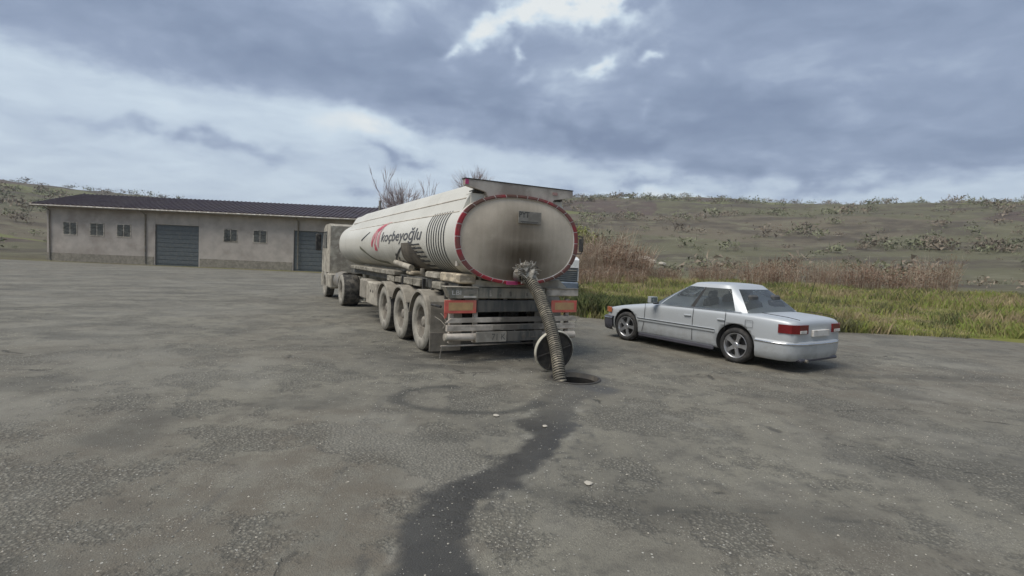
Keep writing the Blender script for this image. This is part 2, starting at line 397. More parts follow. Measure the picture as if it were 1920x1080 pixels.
def head_paint():
    """the rear head with a brown mud stain above the outlet"""
    m = bpy.data.materials.new('dusty_tank_head'); m.use_nodes = True; N = NT(m.node_tree); b = N.n['Principled BSDF']
    co = N.node('ShaderNodeTexCoord').outputs['Object']
    wob = N.vmath('SCALE', N.vmath('SUBTRACT', N.noise(co, 2.2, 5, .6, color=True), (.5, .5, .5)), None); wob.node.inputs['Scale'].default_value = .22
    p = N.vmath('ADD', co, wob)
    def blob(c, s):
        q = N.mapping(p, loc=(c[0], 0, c[1]), scale=(s[0], 50, s[1]), vt='TEXTURE')
        return N.math('POWER', .37, N.vmath('DOT_PRODUCT', q, q, out=1))
    f = N.math('MAXIMUM', N.math('MULTIPLY', blob((.0, 1.74), (.72, .44)), 1.05), N.math('MULTIPLY', blob((.02, 1.42), (.85, .38)), .95))
    f = N.math('MAXIMUM', f, N.math('MULTIPLY', blob((.0, 2.14), (.62, .46)), .80))
    run = N.ramp(N.noise(N.mapping(co, scale=(6, 1, .5)), 2.0, 6, .6), .35, .75)
    f = N.math('MULTIPLY', f, N.math('ADD', N.math('MULTIPLY', run, .10), .93), clamp=True)
    base = N.mix(N.math('MULTIPLY', run, .45), (.74, .64, .505), (.62, .53, .41))
    base = N.mix(N.ramp(N.noise(co, 1.6, 6, .6), .4, .75), base, (.52, .44, .34))
    c = N.mix(f, base, (.088, .066, .040))
    c = N.mix(N.math('MULTIPLY', N.ramp(N.noise(co, 22, 4, .7), .64, .74), N.math('ADD', N.math('MULTIPLY', f, .4), .1)), c, (.16, .14, .11))
    N.set(b.inputs['Base Color'], c); N.set(b.inputs['Roughness'], N.ramp(f, 0, 1, .62, .8))
    return m
M['head'] = head_paint()
def mud_decal():
    m = bpy.data.materials.new('brown_mud_print'); m.use_nodes = True; N = NT(m.node_tree); b = N.n['Principled BSDF']
    co = N.node('ShaderNodeTexCoord').outputs['Object']
    n = N.noise(co, 3.0, 7, .62)
    N.set(b.inputs['Base Color'], N.mix(N.ramp(n, .35, .7), (.075, .062, .047), (.17, .145, .11))); b.inputs['Roughness'].default_value = .8
    return m
M['mud'] = mud_decal()

def asphalt():
    m = bpy.data.materials.new('worn_asphalt'); m.use_nodes = True; N = NT(m.node_tree); b = N.n['Principled BSDF']
    co = N.node('ShaderNodeTexCoord').outputs['Object']
    def attr(n): 
        a = N.node('ShaderNodeAttribute', attribute_name=n); return a.outputs['Fac']
    wet, dark, pale, brown = attr('wet'), attr('dark'), attr('pale'), attr('brown')
    nb = N.noise(co, .55, 6, .6); nm = N.noise(co, 3.2, 8, .68); nf = N.noise(co, 38, 6, .75)
    c = N.mix(N.ramp(nb, .36, .64), (.166, .154, .124), (.206, .191, .150))
    c = N.mix(N.ramp(nm, .45, .70), c, (.110, .103, .086))
    c = N.mix(N.math('MULTIPLY', brown, N.ramp(nm, .3, .65)), c, (.150, .130, .100))
    # exposed aggregate
    v = N.voro(co, 95, out=1); vd = N.voro(co, 95)
    vs = N.sep(v)[0]
    agg = N.math('MULTIPLY', N.ramp(vd, .55, .25), N.ramp(N.noise(co, 1.7, 5, .6), .42, .62))
    c = N.mix(N.math('MULTIPLY', agg, N.ramp(vs, .30, 1.0, 0, .75)), c, (.37, .345, .28))
    c = N.mix(N.math('MULTIPLY', N.ramp(N.sep(v)[1], .72, .95), N.math('MULTIPLY', agg, .9)), c, (.05, .048, .043))
    c = N.mix(N.math('MULTIPLY', N.ramp(nf, .48, .7), .5), c, (.090, .083, .068))
    sc_ = N.noise(N.mapping(co, rot=(0, 0, R_(28)), scale=(5, .35, 1)), 1.6, 5, .6)
    c = N.mix(N.math('MULTIPLY', N.ramp(sc_, .55, .75), .4), c, (.10, .097, .088))
    peel = N.ramp(N.noise(N.mapping(co, loc=(7, 2, 0)), .85, 9, .66), .505, .56)
    v3 = N.voro(co, 42); v3c = N.sep(N.voro(co, 42, out=1))
    coarse = N.mix(N.ramp(v3, .50, .30), (.088, .083, .069), N.mix(v3c[0], (.15, .14, .115), (.33, .305, .25)))
    c = N.mix(N.math('MULTIPLY', peel, .55), c, coarse)
    cw = N.vmath('ADD', co, N.vmath('MULTIPLY', N.noise(co, 2.2, 6, .65, color=True), (.5, .5, 0)))
    ce = N.voro(N.mapping(cw, scale=(1, 1, 0)), .62, feature='DISTANCE_TO_EDGE')
    crk = N.math('MULTIPLY', N.ramp(ce, .016, .004), N.ramp(N.noise(co, .9, 4, .6), .57, .64))
    c = N.mix(N.math('MULTIPLY', crk, .65), c, (.035, .033, .029))
    # chips and scraps of grit
    v2 = N.voro(co, 17, out=0); v2c = N.voro(co, 17, out=1)
    chip = N.math('MULTIPLY', N.ramp(v2, .14, .09), N.ramp(N.sep(v2c)[0], .70, .78))
    c = N.mix(chip, c, (.46, .44, .38))
    c = N.mix(pale, c, (.235, .222, .185)); c = N.mix(N.math('MULTIPLY', dark, .85), c, (.070, .067, .058))
    wetc = N.mix(N.ramp(nm, .35, .7), (.050, .047, .041), (.066, .062, .053))
    wetc = N.mix(N.math('MULTIPLY', agg, .22), wetc, (.14, .135, .12))
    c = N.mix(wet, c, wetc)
    N.set(b.inputs['Base Color'], c)
    N.set(b.inputs['Roughness'], N.math('SUBTRACT', N.math('ADD', N.math('MULTIPLY', nm, .12), .80), N.math('MULTIPLY', wet, .46)))
    b.inputs['Specular IOR Level'].default_value = .35
    h = N.math('ADD', N.math('MULTIPLY', vd, -.5), N.math('MULTIPLY', nf, .9))
    h = N.math('SUBTRACT', N.math('ADD', h, N.math('MULTIPLY', peel, N.math('MULTIPLY', v3, -1.6))), N.math('ADD', N.math('MULTIPLY', crk, 2.0), N.math('MULTIPLY', peel, .6)))
    bn = N.node('ShaderNodeBump'); N.set(bn.inputs['Strength'], N.math('SUBTRACT', .8, N.math('MULTIPLY', wet, .4))); bn.inputs['Distance'].default_value = .010
    N.set(bn.inputs['Height'], h); N.l.new(bn.outputs[0], b.inputs['Normal'])
    return m
M['asphalt'] = asphalt()
def terrain_mat():
    m = bpy.data.materials.new('fields_and_turf'); m.use_nodes = True; N = NT(m.node_tree); b = N.n['Principled BSDF']
    co = N.node('ShaderNodeTexCoord').outputs['Object']; x, y, z = N.sep(co)[:3]
    rr = N.vmath('LENGTH', co, out=1)
    near = N.mix(N.ramp(N.noise(co, .45, 6, .65), .4, .62), (.17, .175, .05), (.19, .16, .085))
    near = N.mix(N.ramp(N.noise(co, 2.5, 5, .7), .55, .75), near, (.10, .085, .055))
    wco = N.vmath('ADD', co, N.vmath('MULTIPLY', N.noise(co, .012, 5, .6, color=True), (60, 60, 0)))
    cell = N.voro(N.mapping(wco, scale=(.010, .016, 0)), 1.0, out=1)
    cs = N.sep(cell)
    far = N.mix(N.ramp(cs[0], .35, .55), (.132, .126, .082), (.148, .128, .094))
    far = N.mix(N.ramp(cs[1], .62, .7), far, (.16, .165, .078))
    far = N.mix(N.ramp(cs[2], .72, .8), far, (.11, .085, .075))
    far = N.mix(N.ramp(N.noise(N.mapping(co, scale=(1, 1.6, 0)), .035, 9, .72), .45, .60), far, (.095, .082, .066))
    far = N.mix(N.ramp(N.noise(co, .16, 6, .7), .5, .7), far, (.17, .16, .11))
    c = N.mix(N.ramp(rr, 36, 75), near, far)
    N.set(b.inputs['Base Color'], c); b.inputs['Roughness'].default_value = 1.0; b.inputs['Specular IOR Level'].default_value = .1
    bn = N.node('ShaderNodeBump'); bn.inputs['Strength'].default_value = .7; bn.inputs['Distance'].default_value = .3
    N.set(bn.inputs['Height'], N.noise(co, 1.2, 6, .7)); N.l.new(bn.outputs[0], b.inputs['Normal'])
    return m
M['terrain'] = terrain_mat()

# ------------------------------------------------------------------ ground: asphalt yard with a manhole opening
HX, HY, HR = 0.965, 7.43, 0.345
def axis_pts(a, b, step, lo, hi, g):
    mid = list(np.arange(a, b + 1e-6, step)); s = step; x = a; left = []
    while x > lo: s *= g; x -= s; left.append(x)
    s = step; x = mid[-1]; right = []
    while x < hi: s *= g; x += s; right.append(x)
    return np.array(left[::-1] + mid + right)
xs = axis_pts(-3.4, 3.6, .04, -70, 60, 1.09); ys = axis_pts(2.0, 8.6, .04, -25, 44, 1.07)
def seg_dist(X, Y, pts):
    d = np.full(X.shape, 1e9)
    for (x0, y0), (x1, y1) in zip(pts[:-1], pts[1:]):
        vx, vy = x1 - x0, y1 - y0; t = np.clip(((X - x0) * vx + (Y - y0) * vy) / (vx * vx + vy * vy), 0, 1)
        d = np.minimum(d, np.hypot(X - x0 - t * vx, Y - y0 - t * vy))
    return d
def inside(X, Y, poly):
    r = np.zeros(X.shape, bool); n = len(poly)
    for i in range(n):
        (x0, y0), (x1, y1) = poly[i], poly[(i + 1) % n]
        if y0 == y1: continue
        c = ((y0 > Y) != (y1 > Y)) & (X < (x1 - x0) * (Y - y0) / (y1 - y0) + x0); r ^= c
    return r
def sdf(X, Y, poly):
    d = seg_dist(X, Y, list(poly) + [poly[0]]); return np.where(inside(X, Y, poly), -d, d)
WET = [(-.74, 1.9), (-.62, 2.6), (-.71, 3.13), (-.575, 3.5), (-.41, 3.75), (-.12, 4.02), (.08, 4.42), (.24, 4.80), (.06, 5.02), (.06, 5.36), (.28, 5.66), (.40, 6.05),
       (.72, 6.05), (.78, 5.58), (.67, 5.02), (.45, 4.42), (.20, 3.92), (.03, 3.64), (-.15, 3.40), (-.16, 3.1), (-.15, 2.62), (-.12, 1.9)]
WET2 = [(.44, 5.9), (.47, 6.5), (.55, 7.0), (.70, 7.10), (1.05, 7.05), (1.32, 7.16), (1.42, 6.75), (1.10, 6.45), (.85, 6.2), (.74, 5.9)]
WET3 = [(.80, 7.02), (1.30, 7.2), (1.48, 6.85), (1.30, 6.60), (1.0, 6.65)]
ARC = [(-.70, 6.62), (-1.0, 6.52), (-1.22, 6.32), (-1.30, 6.04), (-1.22, 5.82), (-1.0, 5.64), (-.58, 5.52), (-.1, 5.56), (.18, 5.71), (.37, 6.02)]
CRACK = [(.05, 3.80), (.29, 3.63), (.58, 3.50), (1.06, 3.42), (1.7, 3.50), (2.4, 3.40)]
STREAK = [(1.1, 6.75), (1.28, 6.48), (1.45, 6.2), (1.72, 5.79), (2.3, 5.2)]
def yard_edge(x):       # where the asphalt meets the grass verge
    return np.interp(x, [-70, -40, -3, 1.5, 3, 6, 60], [44, 44, 44, 17.2, 15.7, 15.2, 14.0])
def ground_attrs(X, Y):
    w = fbm(X * 3.1, Y * 3.1, 5, 3) - .5; w2 = fbm(X * 13, Y * 13, 3, 9) - .5
    d = sdf(X, Y, WET) + w * .30 + w2 * .17
    wet = 1 - sstep(-.065, .035, d)
    wet = np.maximum(wet, .75 * sstep(.66, .74, fbm(X * 9, Y * 9, 3, 14)) * (1 - sstep(.05, .32, d)))
    wet = wet * (1 - .45 * sstep(4.9, 6.0, Y))
    wet = np.maximum(wet, (.50 + .3 * w2) * (1 - sstep(-.07, .10, sdf(X, Y, WET2) + w * .35)))
    wet = np.maximum(wet, .80 * (1 - sstep(-.10, .06, sdf(X, Y, WET3) + w * .3)))
    # damp edge of the outlet; damp patches plus painted-in shade under the trailer tail
    hole = np.hypot(X - HX, Y - HY)
    wet = np.maximum(wet, .65 * (1 - sstep(HR + .03, HR + .22, hole + w * .2)))
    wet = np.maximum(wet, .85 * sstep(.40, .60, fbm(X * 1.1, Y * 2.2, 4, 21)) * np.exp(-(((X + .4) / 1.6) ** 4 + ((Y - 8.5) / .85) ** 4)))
    dark = 1.0 * (1 - sstep(.03, .15, seg_dist(X, Y, ARC) + w * .16))
    dark = np.maximum(dark, .95 * (1 - sstep(.012, .07, seg_dist(X, Y, CRACK) + w * .16)) * sstep(.40, .55, fbm(X * 4, Y * 4, 3, 33)))
    dark = np.maximum(dark, .45 * (1 - sstep(.05, .35, seg_dist(X, Y, CRACK) + w * .5)))
    dark = np.maximum(dark, .5 * sstep(.58, .75, fbm(X * .9 + 3, Y * 1.4, 5, 41)))
    pale = .55 * (1 - sstep(.03, .12, seg_dist(X, Y, STREAK) + w * .22)) * sstep(.35, .6, fbm(X * 5, Y * 5, 3, 5))
    rim = sdf(X, Y, WET) + w * .30 + w2 * .17
    pale = np.maximum(pale, .8 * np.exp(-((rim - .035) / .035) ** 2) * sstep(.55, .72, fbm(X * 5, Y * 5, 3, 55)))
    pale = np.maximum(pale, .42 * sstep(.52, .75, fbm(X * .8, Y * .8, 5, 61)))
    brown = sstep(.2, -.6, X + .12 * (Y - 3)) * sstep(7, 3, Y) * .9 + .5 * sstep(.5, .7, fbm(X * .6, Y * .6, 4, 71))
    brown = np.maximum(brown, sstep(-1.6, -.2, Y - yard_edge(X) + w * 1.2))
    brown = np.maximum(brown, .8 * sstep(1.4, 2.5, X) * sstep(4.5, 7.5, Y) * sstep(.35, .6, fbm(X * .7, Y * 1.2, 4, 77)))
    z = (fbm(X * 9, Y * 9, 4, 81) - .5) * .010 + (fbm(X * .7, Y * .7, 3, 83) - .5) * .03 * sstep(20, 6, np.hypot(X, Y))
    z = z - .008 * (1 - sstep(0, .05, seg_dist(X, Y, CRACK) + w * .12)); z = np.where(hole < HR + .12, np.minimum(z, .004), z)
    return wet, dark, np.clip(pale, 0, 1), np.clip(brown, 0, 1), z
XX, YY = np.meshgrid(xs, ys); nx, ny = len(xs), len(ys)
verts = np.stack([XX.ravel(), YY.ravel(), np.zeros(nx * ny)], 1)
I, J = np.meshgrid(np.arange(nx - 1), np.arange(ny - 1)); base = (J * nx + I).ravel()
faces = np.stack([base, base + 1, base + 1 + nx, base + nx], 1)
fc = verts[faces].mean(1)
keep = fc[:, 1] < yard_edge(fc[:, 0]) + (fbm(fc[:, 0] * 2, fc[:, 1] * 2, 3, 91) - .5) * .8
i0, i1 = np.searchsorted(xs, HX - .50), np.searchsorted(xs, HX + .50); j0, j1 = np.searchsorted(ys, HY - .50), np.searchsorted(ys, HY + .50)
fi, fj = I.ravel(), J.ravel()
keep &= ~((fi >= i0) & (fi < i1) & (fj >= j0) & (fj < j1))
faces = faces[keep]
loop = [j0 * nx + i for i in range(i0, i1)] + [j * nx + i1 for j in range(j0, j1)] + [j1 * nx + i for i in range(i1, i0, -1)] + [j * nx + i0 for j in range(j1, j0, -1)]
LP = verts[loop][:, :2]; nl = len(loop); prev = np.array(loop); extra = []; ef = []
cang = np.arctan2(LP[:, 1] - HY, LP[:, 0] - HX); circ = np.stack([HX + (HR + .012) * np.cos(cang), HY + (HR + .012) * np.sin(cang)], 1)
for t in (.4, .75, 1.0):
    ring = LP * (1 - t) + circ * t; ids = len(verts) + len(extra) + np.arange(nl)
    extra.extend([(p[0], p[1], 0) for p in ring])
    ef.append(np.stack([prev, np.roll(prev, -1), np.roll(ids, -1), ids], 1)); prev = ids
verts = np.vstack([verts, np.array(extra)]); faces = np.vstack([faces] + ef)
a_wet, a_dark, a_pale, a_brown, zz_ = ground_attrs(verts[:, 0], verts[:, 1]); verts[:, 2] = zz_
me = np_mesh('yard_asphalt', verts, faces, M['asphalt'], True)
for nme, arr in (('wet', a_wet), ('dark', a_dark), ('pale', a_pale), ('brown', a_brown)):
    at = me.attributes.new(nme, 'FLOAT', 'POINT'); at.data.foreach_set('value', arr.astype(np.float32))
tag(link('asphalt_yard', me), kind='structure')

def gz(x, y):
    """terrain height away from the yard"""
    r = np.hypot(x, y); a = np.degrees(np.arctan2(x, y))
    east = sstep(-25, 5, a)
    v = .75 * sstep(17, 34, r) * sstep(1, 3, x) - .06
    crest = 42 + 22 * east + 4 * np.sin(a * .09 + .5) - 5 * sstep(95, 170, np.abs(a))
    hill = crest * (sstep(58, 640, r) * .75 + .25 * sstep(55, 260, r) * (.6 + .8 * fbm(x * .006, y * .006, 3, 101)))
    hill += (fbm(x * .02, y * .02, 4, 103) - .5) * 9 * sstep(70, 260, r) * (1 - .6 * sstep(520, 640, r))
    return v + hill - 20 * sstep(700, 1500, r)
na, rads = 420, np.concatenate([np.geomspace(13, 60, 40), np.geomspace(63, 720, 90), np.geomspace(760, 2600, 14)])
th = np.linspace(0, 2 * np.pi, na, endpoint=False); RR, TT = np.meshgrid(rads, th, indexing='ij')
TX, TY = RR * np.sin(TT), RR * np.cos(TT); TZ = gz(TX, TY)
tv = np.stack([TX.ravel(), TY.ravel(), TZ.ravel()], 1)
A, B = np.meshgrid(np.arange(len(rads) - 1), np.arange(na), indexing='ij'); A, B = A.ravel(), B.ravel(); B2 = (B + 1) % na
tf = np.stack([A * na + B, (A + 1) * na + B, (A + 1) * na + B2, A * na + B2], 1)
tag(link('terrain_hills', np_mesh('terrain_hills', tv, tf, M['terrain'], True)), kind='structure')

# manhole: frame and shaft
mh = tag(empty('manhole', (HX, HY, 0)), 'open round manhole in the asphalt with the hose hanging into it', 'manhole')
MB().lathe([(.0, HR + .035), (.006, HR + .03), (.006, HR + .004), (.002, HR - .003), (-.05, HR - .010), (-.055, HR - .03), (-.07, HR - .03)], 'z', n=64).build('frame', M['iron'], mh)
MB().lathe([(-.055, HR - .035), (-.5, HR - .01), (-1.4, HR), (-1.42, .001)], 'z', n=48).build('shaft', M['concrete'], mh)

hb_ = MB().add([(x, y, z) for x in (-2750, 2750) for y in (-2750, 2750) for z in (-9.0, 96.0)], [(0, 1, 3, 2), (4, 6, 7, 5), (0, 4, 5, 1), (2, 3, 7, 6), (0, 2, 6, 4), (1, 5, 7, 3)])
hz = bpy.data.materials.new('thin_haze'); hz.use_nodes = True; hn = hz.node_tree.nodes; hn.remove(hn['Principled BSDF'])
pv = hn.new('ShaderNodeVolumePrincipled'); pv.inputs['Color'].default_value = (.86, .90, .96, 1); pv.inputs['Density'].default_value = .00030; pv.inputs['Anisotropy'].default_value = .2
hz.node_tree.links.new(pv.outputs[0], hn['Material Output'].inputs['Volume'])
tag(hb_.build('haze', hz), 'thin pale haze over the hills', 'haze', kind='stuff')

# ------------------------------------------------------------------ shed far left
shed = tag(empty('shed', (-26.0, 47.0, 0), R_(3)), 'long cream shed with a dark maroon metal roof beyond the tanker', 'shed')
SL = 31.0
b = MB()
for (x0, x1) in ((-SL / 2, -6.2), (-2.4, 6.0), (9.6, SL / 2)): b.box(x0, x1, -.15, .15, -.2, 5.0, .02)
b.box(-6.2, -2.4, -.15, .15, 3.6, 5.0, .02); b.box(6.0, 9.6, -.15, .15, 3.6, 5.0, .02)
b.box(-SL / 2, SL / 2, 9.8, 10.1, -.2, 5.0, .02); b.box(-SL / 2, -SL / 2 + .3, .15, 9.8, -.2, 5.0, .02); b.box(SL / 2 - .3, SL / 2, .15, 9.8, -.2, 5.0, .02)
b.build('wall', M['shedwall'], shed)
for x0, x1 in ((-6.2, -2.4), (6.0, 9.6)):
    d = MB().box(x0, x1, 0.0, .08, -.1, 3.6, .01)
    for k in range(9): d.box(x0 + .05, x1 - .05, -.03, 0.0, .1 + k * .38, .42 + k * .38, .02)
    d.build('door', M['grille'], shed)
for x in (-13.5, -11.2, -8.9, .4, 3.0, 11.6, 13.6):
    wf = MB().box(x - .62, x + .62, -.19, -.14, 2.3, 3.5, .01).build('window', M['rail'], shed)
    for k in (-1, 1): MB().box(x + k * .29 - .26, x + k * .29 + .26, -.195, -.188, 2.38, 3.42, .002).build('pane', M['glass'], wf)
MB().tube([(-SL / 2 - .7, -1.0, 4.78), (SL / 2 + .7, -1.0, 4.78)], .09, 8).build('gutter', M['steel'], shed)
for x in (-15.2, -7.0, 7.0 - .6, 15.2): MB().tube([(x, -.95, 4.75), (x, -.25, 4.4), (x, -.22, .1)], .06, 8).build('downpipe', M['steel'], shed)
MB().box(-SL / 2 - .02, -6.3, -.175, -.152, -.1, .7, .01).build('plinth', M['dust'], shed); MB().box(-2.3, 5.9, -.175, -.152, -.1, .7, .01).build('plinth', M['dust'], shed); MB().box(9.7, SL / 2 + .02, -.175, -.152, -.1, .7, .01).build('plinth', M['dust'], shed)
rf = MB().prism([(-.9, 4.75), (5.0, 6.25), (10.9, 4.75), (10.9, 4.95), (5.0, 6.45), (-.9, 4.95)], -SL / 2 - .7, SL / 2 + .7, 'yz').build('roof', M['roof'], shed)
r2 = MB()
for k in range(80):
    x = -SL / 2 - .6 + k * (SL + 1.2) / 79
    r2.prism([(-.9, 4.95), (5.0, 6.45), (5.0, 6.50), (-.9, 5.0)], x - .04, x + .04, 'yz')
r2.build('roof_rib', M['roof'], rf)
MB().tube([(13.2, 2, 5.6), (13.2, 2, 6.9)], .12, 8).build('flue', M['steel'], rf)

# ------------------------------------------------------------------ vegetation
def branch_tree(seed, h, spread, levels=4, tr=.16, lean=0.0, twig_n=3, fork=.25, kids=(3, 5)):
    rg = random.Random(seed); tb, cb = MB(), MB()
    def rec(p, d, L, r, lv):
        r = max(r, .021)
        pts = [p]; rs = [r]; q = Vector(p); dd = Vector(d)
        for i in range(3):
            dd = (dd + Vector((rg.uniform(-1, 1), rg.uniform(-1, 1), rg.uniform(-.3, .6))) * .16).normalized()
            q = q + dd * L / 3; pts.append(tuple(q)); rs.append(r * (1 - .16 * (i + 1)))
        tgt = tb if lv == 0 else cb
        tgt.tube(pts, rs, 7 if lv == 0 else (4 if lv < 3 else 3), cap=False, smooth=True)
        if lv >= levels: return
        n = rg.randint(*kids) if lv < 2 else twig_n + rg.randint(0, 2)
        for k in range(n):
            t = rg.uniform(fork if lv == 0 else .25, 1.0); seg = min(2, int(t * 3)); f = t * 3 - seg
            s = Vector(pts[seg]).lerp(Vector(pts[seg + 1]), f)
            ax = Vector((rg.uniform(-1, 1), rg.uniform(-1, 1), rg.uniform(-.1, .9))).normalized()
            nd = (dd * (1 - spread) + ax * spread + Vector((0, 0, .18))).normalized()
            rec(tuple(s), nd, L * rg.uniform(.5, .75), rs[seg] * .5, lv + 1)
    rec((0, 0, -.3), Vector((lean, 0, 1)).normalized(), h * .42, tr, 0)
    return tb, cb
def bare_tree(loc, seed, h, spread, label, levels=4, tr=.16, lean=0., twig_n=3, rmin=.021, group='bare trees beyond the tanker', fork=.25, cm='twig'):
    t = tag(empty('bare_tree', loc), label, 'tree', group)
    tb, cb = branch_tree(seed, h, spread, levels, tr, lean, twig_n, fork, (2, 3) if fork > .5 else (3, 5))
    tb.build('trunk', M['bark'], t, fix=False); cb.build('crown', M[cm], t, fix=False); return t
bare_tree((-12.9, 57, 0), 11, 15.6, .26, 'tall leafless tree leaning left with forked limbs above the dark shed roof', 4, .22, -.10, 2, fork=.6)
def twig_dome(loc, seed, cz, rx, rz, n, label):
    t = tag(empty('bare_tree', loc), label, 'tree', 'bare trees beyond the tanker'); rg = random.Random(seed)
    MB().tube([(0, 0, -.3), (.1, 0, cz * .35), (0, .1, cz * .6)], [.2, .16, .12], 7, cap=False).build('trunk', M['bark'], t, fix=False)
    cb = MB(); roots = []
    for k in range(26):
        d = Vector((rg.uniform(-1, 1), rg.uniform(-1, 1), rg.uniform(-.1, 1))).normalized(); e = Vector((d.x * rx * .7, d.y * rx * .7, cz + d.z * rz * .7)); s0 = Vector((0, .1, cz * .58))
        m1 = s0.lerp(e, .5) + Vector((rg.uniform(-.3, .3), rg.uniform(-.3, .3), .2)); cb.tube([s0, m1, e], [.06, .045, .03], 4, cap=False); roots += [m1, e, m1.lerp(e, .5)]
    for k in range(n):
        p = rg.choice(roots); d = (p - Vector((0, 0, cz - .6))).normalized() + Vector((rg.uniform(-1, 1), rg.uniform(-1, 1), rg.uniform(-.5, 1))) * .8
        L = rg.uniform(.6, 1.7); d.normalize(); q = p + d * L * .5 + Vector((rg.uniform(-.12, .12), rg.uniform(-.12, .12), 0)); r = p + d * L + Vector((0, 0, .15))
        cb.tube([p, q, r], [.018, .014, .008], 3, cap=False)
    cb.build('crown', M['twig'], t, fix=False)
twig_dome((-12.0, 55.5, 0), 4, 7.0, 2.1, 2.0, 900, 'low rounded leafless tree with a dense pinkish twig dome beside the shed roof')
bare_tree((-9.8, 56, 0), 23, 15.2, .28, 'slim leafless sapling standing alone above the middle of the tank', 3, .11, 0, 2, fork=.55)
twig_dome((-4.6, 56, 0), 8, 8.7, 2.2, 2.2, 700, 'broad leafless tree whose bushy crown rises behind the spoiler end')

def leaf_cloud(n, rx, ry, rz, size, rg, clumps=22):
    cl = rg.normal(size=(clumps, 3)); cl /= np.linalg.norm(cl, axis=1)[:, None]; cl *= rg.uniform(.35, 1, (clumps, 1))
    c = cl[rg.integers(0, clumps, n)] + rg.normal(scale=.2, size=(n, 3)); c *= (rx, ry, rz)
    d1 = rg.normal(size=(n, 3)); d1 /= np.linalg.norm(d1, axis=1)[:, None]
    d2 = np.cross(d1, rg.normal(size=(n, 3))); d2 /= np.linalg.norm(d2, axis=1)[:, None]
    s = size * rg.uniform(.5, 1.4, (n, 1))
    v = np.stack([c - d1 * s, c + d2 * s * .5, c + d1 * s, c - d2 * s * .5], 1).reshape(-1, 3)
    return v, np.arange(4 * n).reshape(-1, 4)
gt = tag(empty('willow_tree', (9.0, 70.0, float(gz(np.array(9.0), np.array(70.0))))), 'yellow green leafy tree just right of the oval tank end', 'tree')
tb, cb = branch_tree(31, 6.0, .5, 3, .16); tb.build('trunk', M['bark'], gt, fix=False)
v, f = leaf_cloud(2600, 1.8, 1.8, 2.2, .16, np.random.default_rng(3)); v[:, 2] += 3.9
link('crown', np_mesh('willow_crown', v, f, M['willow']), gt)

# bramble thicket: individual shrubs of thin dry stems
def bramble_mesh(seed, h, w, n, pale, leaves):
    rg = np.random.default_rng(seed); b = MB(); r2 = random.Random(seed)
    for k in range(n):
        a = rg.uniform(0, 6.28); r0 = w * .45 * math.sqrt(rg.uniform(0, 1)); x, y = r0 * math.cos(a), r0 * math.sin(a)
        L = h * rg.uniform(.45, 1.08); lean = rg.uniform(.05, .55); a2 = a + rg.uniform(-1.2, 1.2)
        p = [(x, y, -.1)]
        for i in range(1, 5):
            t = i / 4
            p.append((x + math.cos(a2) * lean * L * t ** 1.7 * .7 + r2.uniform(-.07, .07), y + math.sin(a2) * lean * L * t ** 1.7 * .7 + r2.uniform(-.07, .07), L * (t - .22 * lean * t * t)))
        r = rg.uniform(.008, .017)
        b.tube(p, [r, r * .9, r * .75, r * .6, r * .3], 3, mi=1 if rg.uniform() < pale else 0, cap=False)
        for q in range(r2.randint(2, 4)):
            i = r2.randint(1, 3); s = Vector(p[i]); d = Vector((r2.uniform(-1, 1), r2.uniform(-1, 1), r2.uniform(0, 1))).normalized() * L * r2.uniform(.12, .3)
            b.tube([s, s + d * .5 + Vector((0, 0, .03)), s + d], [r * .6, r * .5, r * .25], 3, mi=1 if r2.random() < pale else 0, cap=False)
    v, f = leaf_cloud(leaves, w * .5, w * .5, h * .45, .05, rg, 30); v[:, 2] += h * .45
    o = len(b.v)
    for q in f: b.f.append(tuple(int(i) + o for i in q)); b.m.append(2); b.sm.append(False)
    b.v.extend([tuple(p) for p in v])
    return b.mesh('bramble', [M['bramble'], M['bramble_pale'], M['dead_leaf']], fix=False)
BR = [bramble_mesh(1, 2.9, 3.0, 200, .45, 1000), bramble_mesh(2, 2.4, 3.2, 170, .35, 1500), bramble_mesh(3, 3.1, 2.2, 150, .75, 150), bramble_mesh(4, 1.7, 2.8, 150, .4, 700)]
spots = [(3.6, 33.2, 2, .85, 'pale reed-like thicket right behind the white truck'), (4.9, 34.0, 2, 1.02, 'tall tan reed clump just right of the wing mirror'), (6.3, 35.2, 0, 1.25, 'tallest brown bramble in the middle of the thicket'),
         (7.4, 35.0, 1, 1.25, 'rusty brown bramble thick with dead leaves above the grass'), (8.3, 36.0, 0, .88, 'brown bramble left of the pale rubble'), (5.6, 37.5, 1, 1.35, 'brown bramble behind the tallest thicket stems'),
         (10.2, 36.5, 3, .68, 'low brown bramble in front of the pale rubble'), (11.4, 37.2, 3, .60, 'low tan bramble right of the rubble'), (13.2, 36.4, 1, .62, 'round brown bramble above the silver car roof'), (15.2, 37.4, 0, .6, 'brown bramble above the rear window of the silver car'),
         (17.3, 36.8, 1, .85, 'rusty bramble above the boot of the silver car'), (19.6, 37.5, 3, 1.3, 'low bramble above the tail lamps of the silver car'), (22.0, 36.9, 0, .7, 'thin brown bramble just right of the silver car'), (24.6, 37.2, 1, 1.0, 'leafy rust bramble near the end of the verge'),
         (27.4, 37.0, 3, 1.2, 'low bramble near the end of the verge'), (30.4, 37.3, 0, .95, 'last tall bramble at the right end of the verge'), (3.0, 19.4, 3, .35, 'small dry weed clump at the asphalt corner'),
         (4.0, 29.4, 3, .62, 'low dry bramble in the grass below the reed clump'), (5.7, 30.6, 3, .72, 'low brown bramble in the grass in front of the tallest bramble'), (7.5, 31.4, 3, .55, 'smallest brown bramble in the grass behind the car bonnet')]
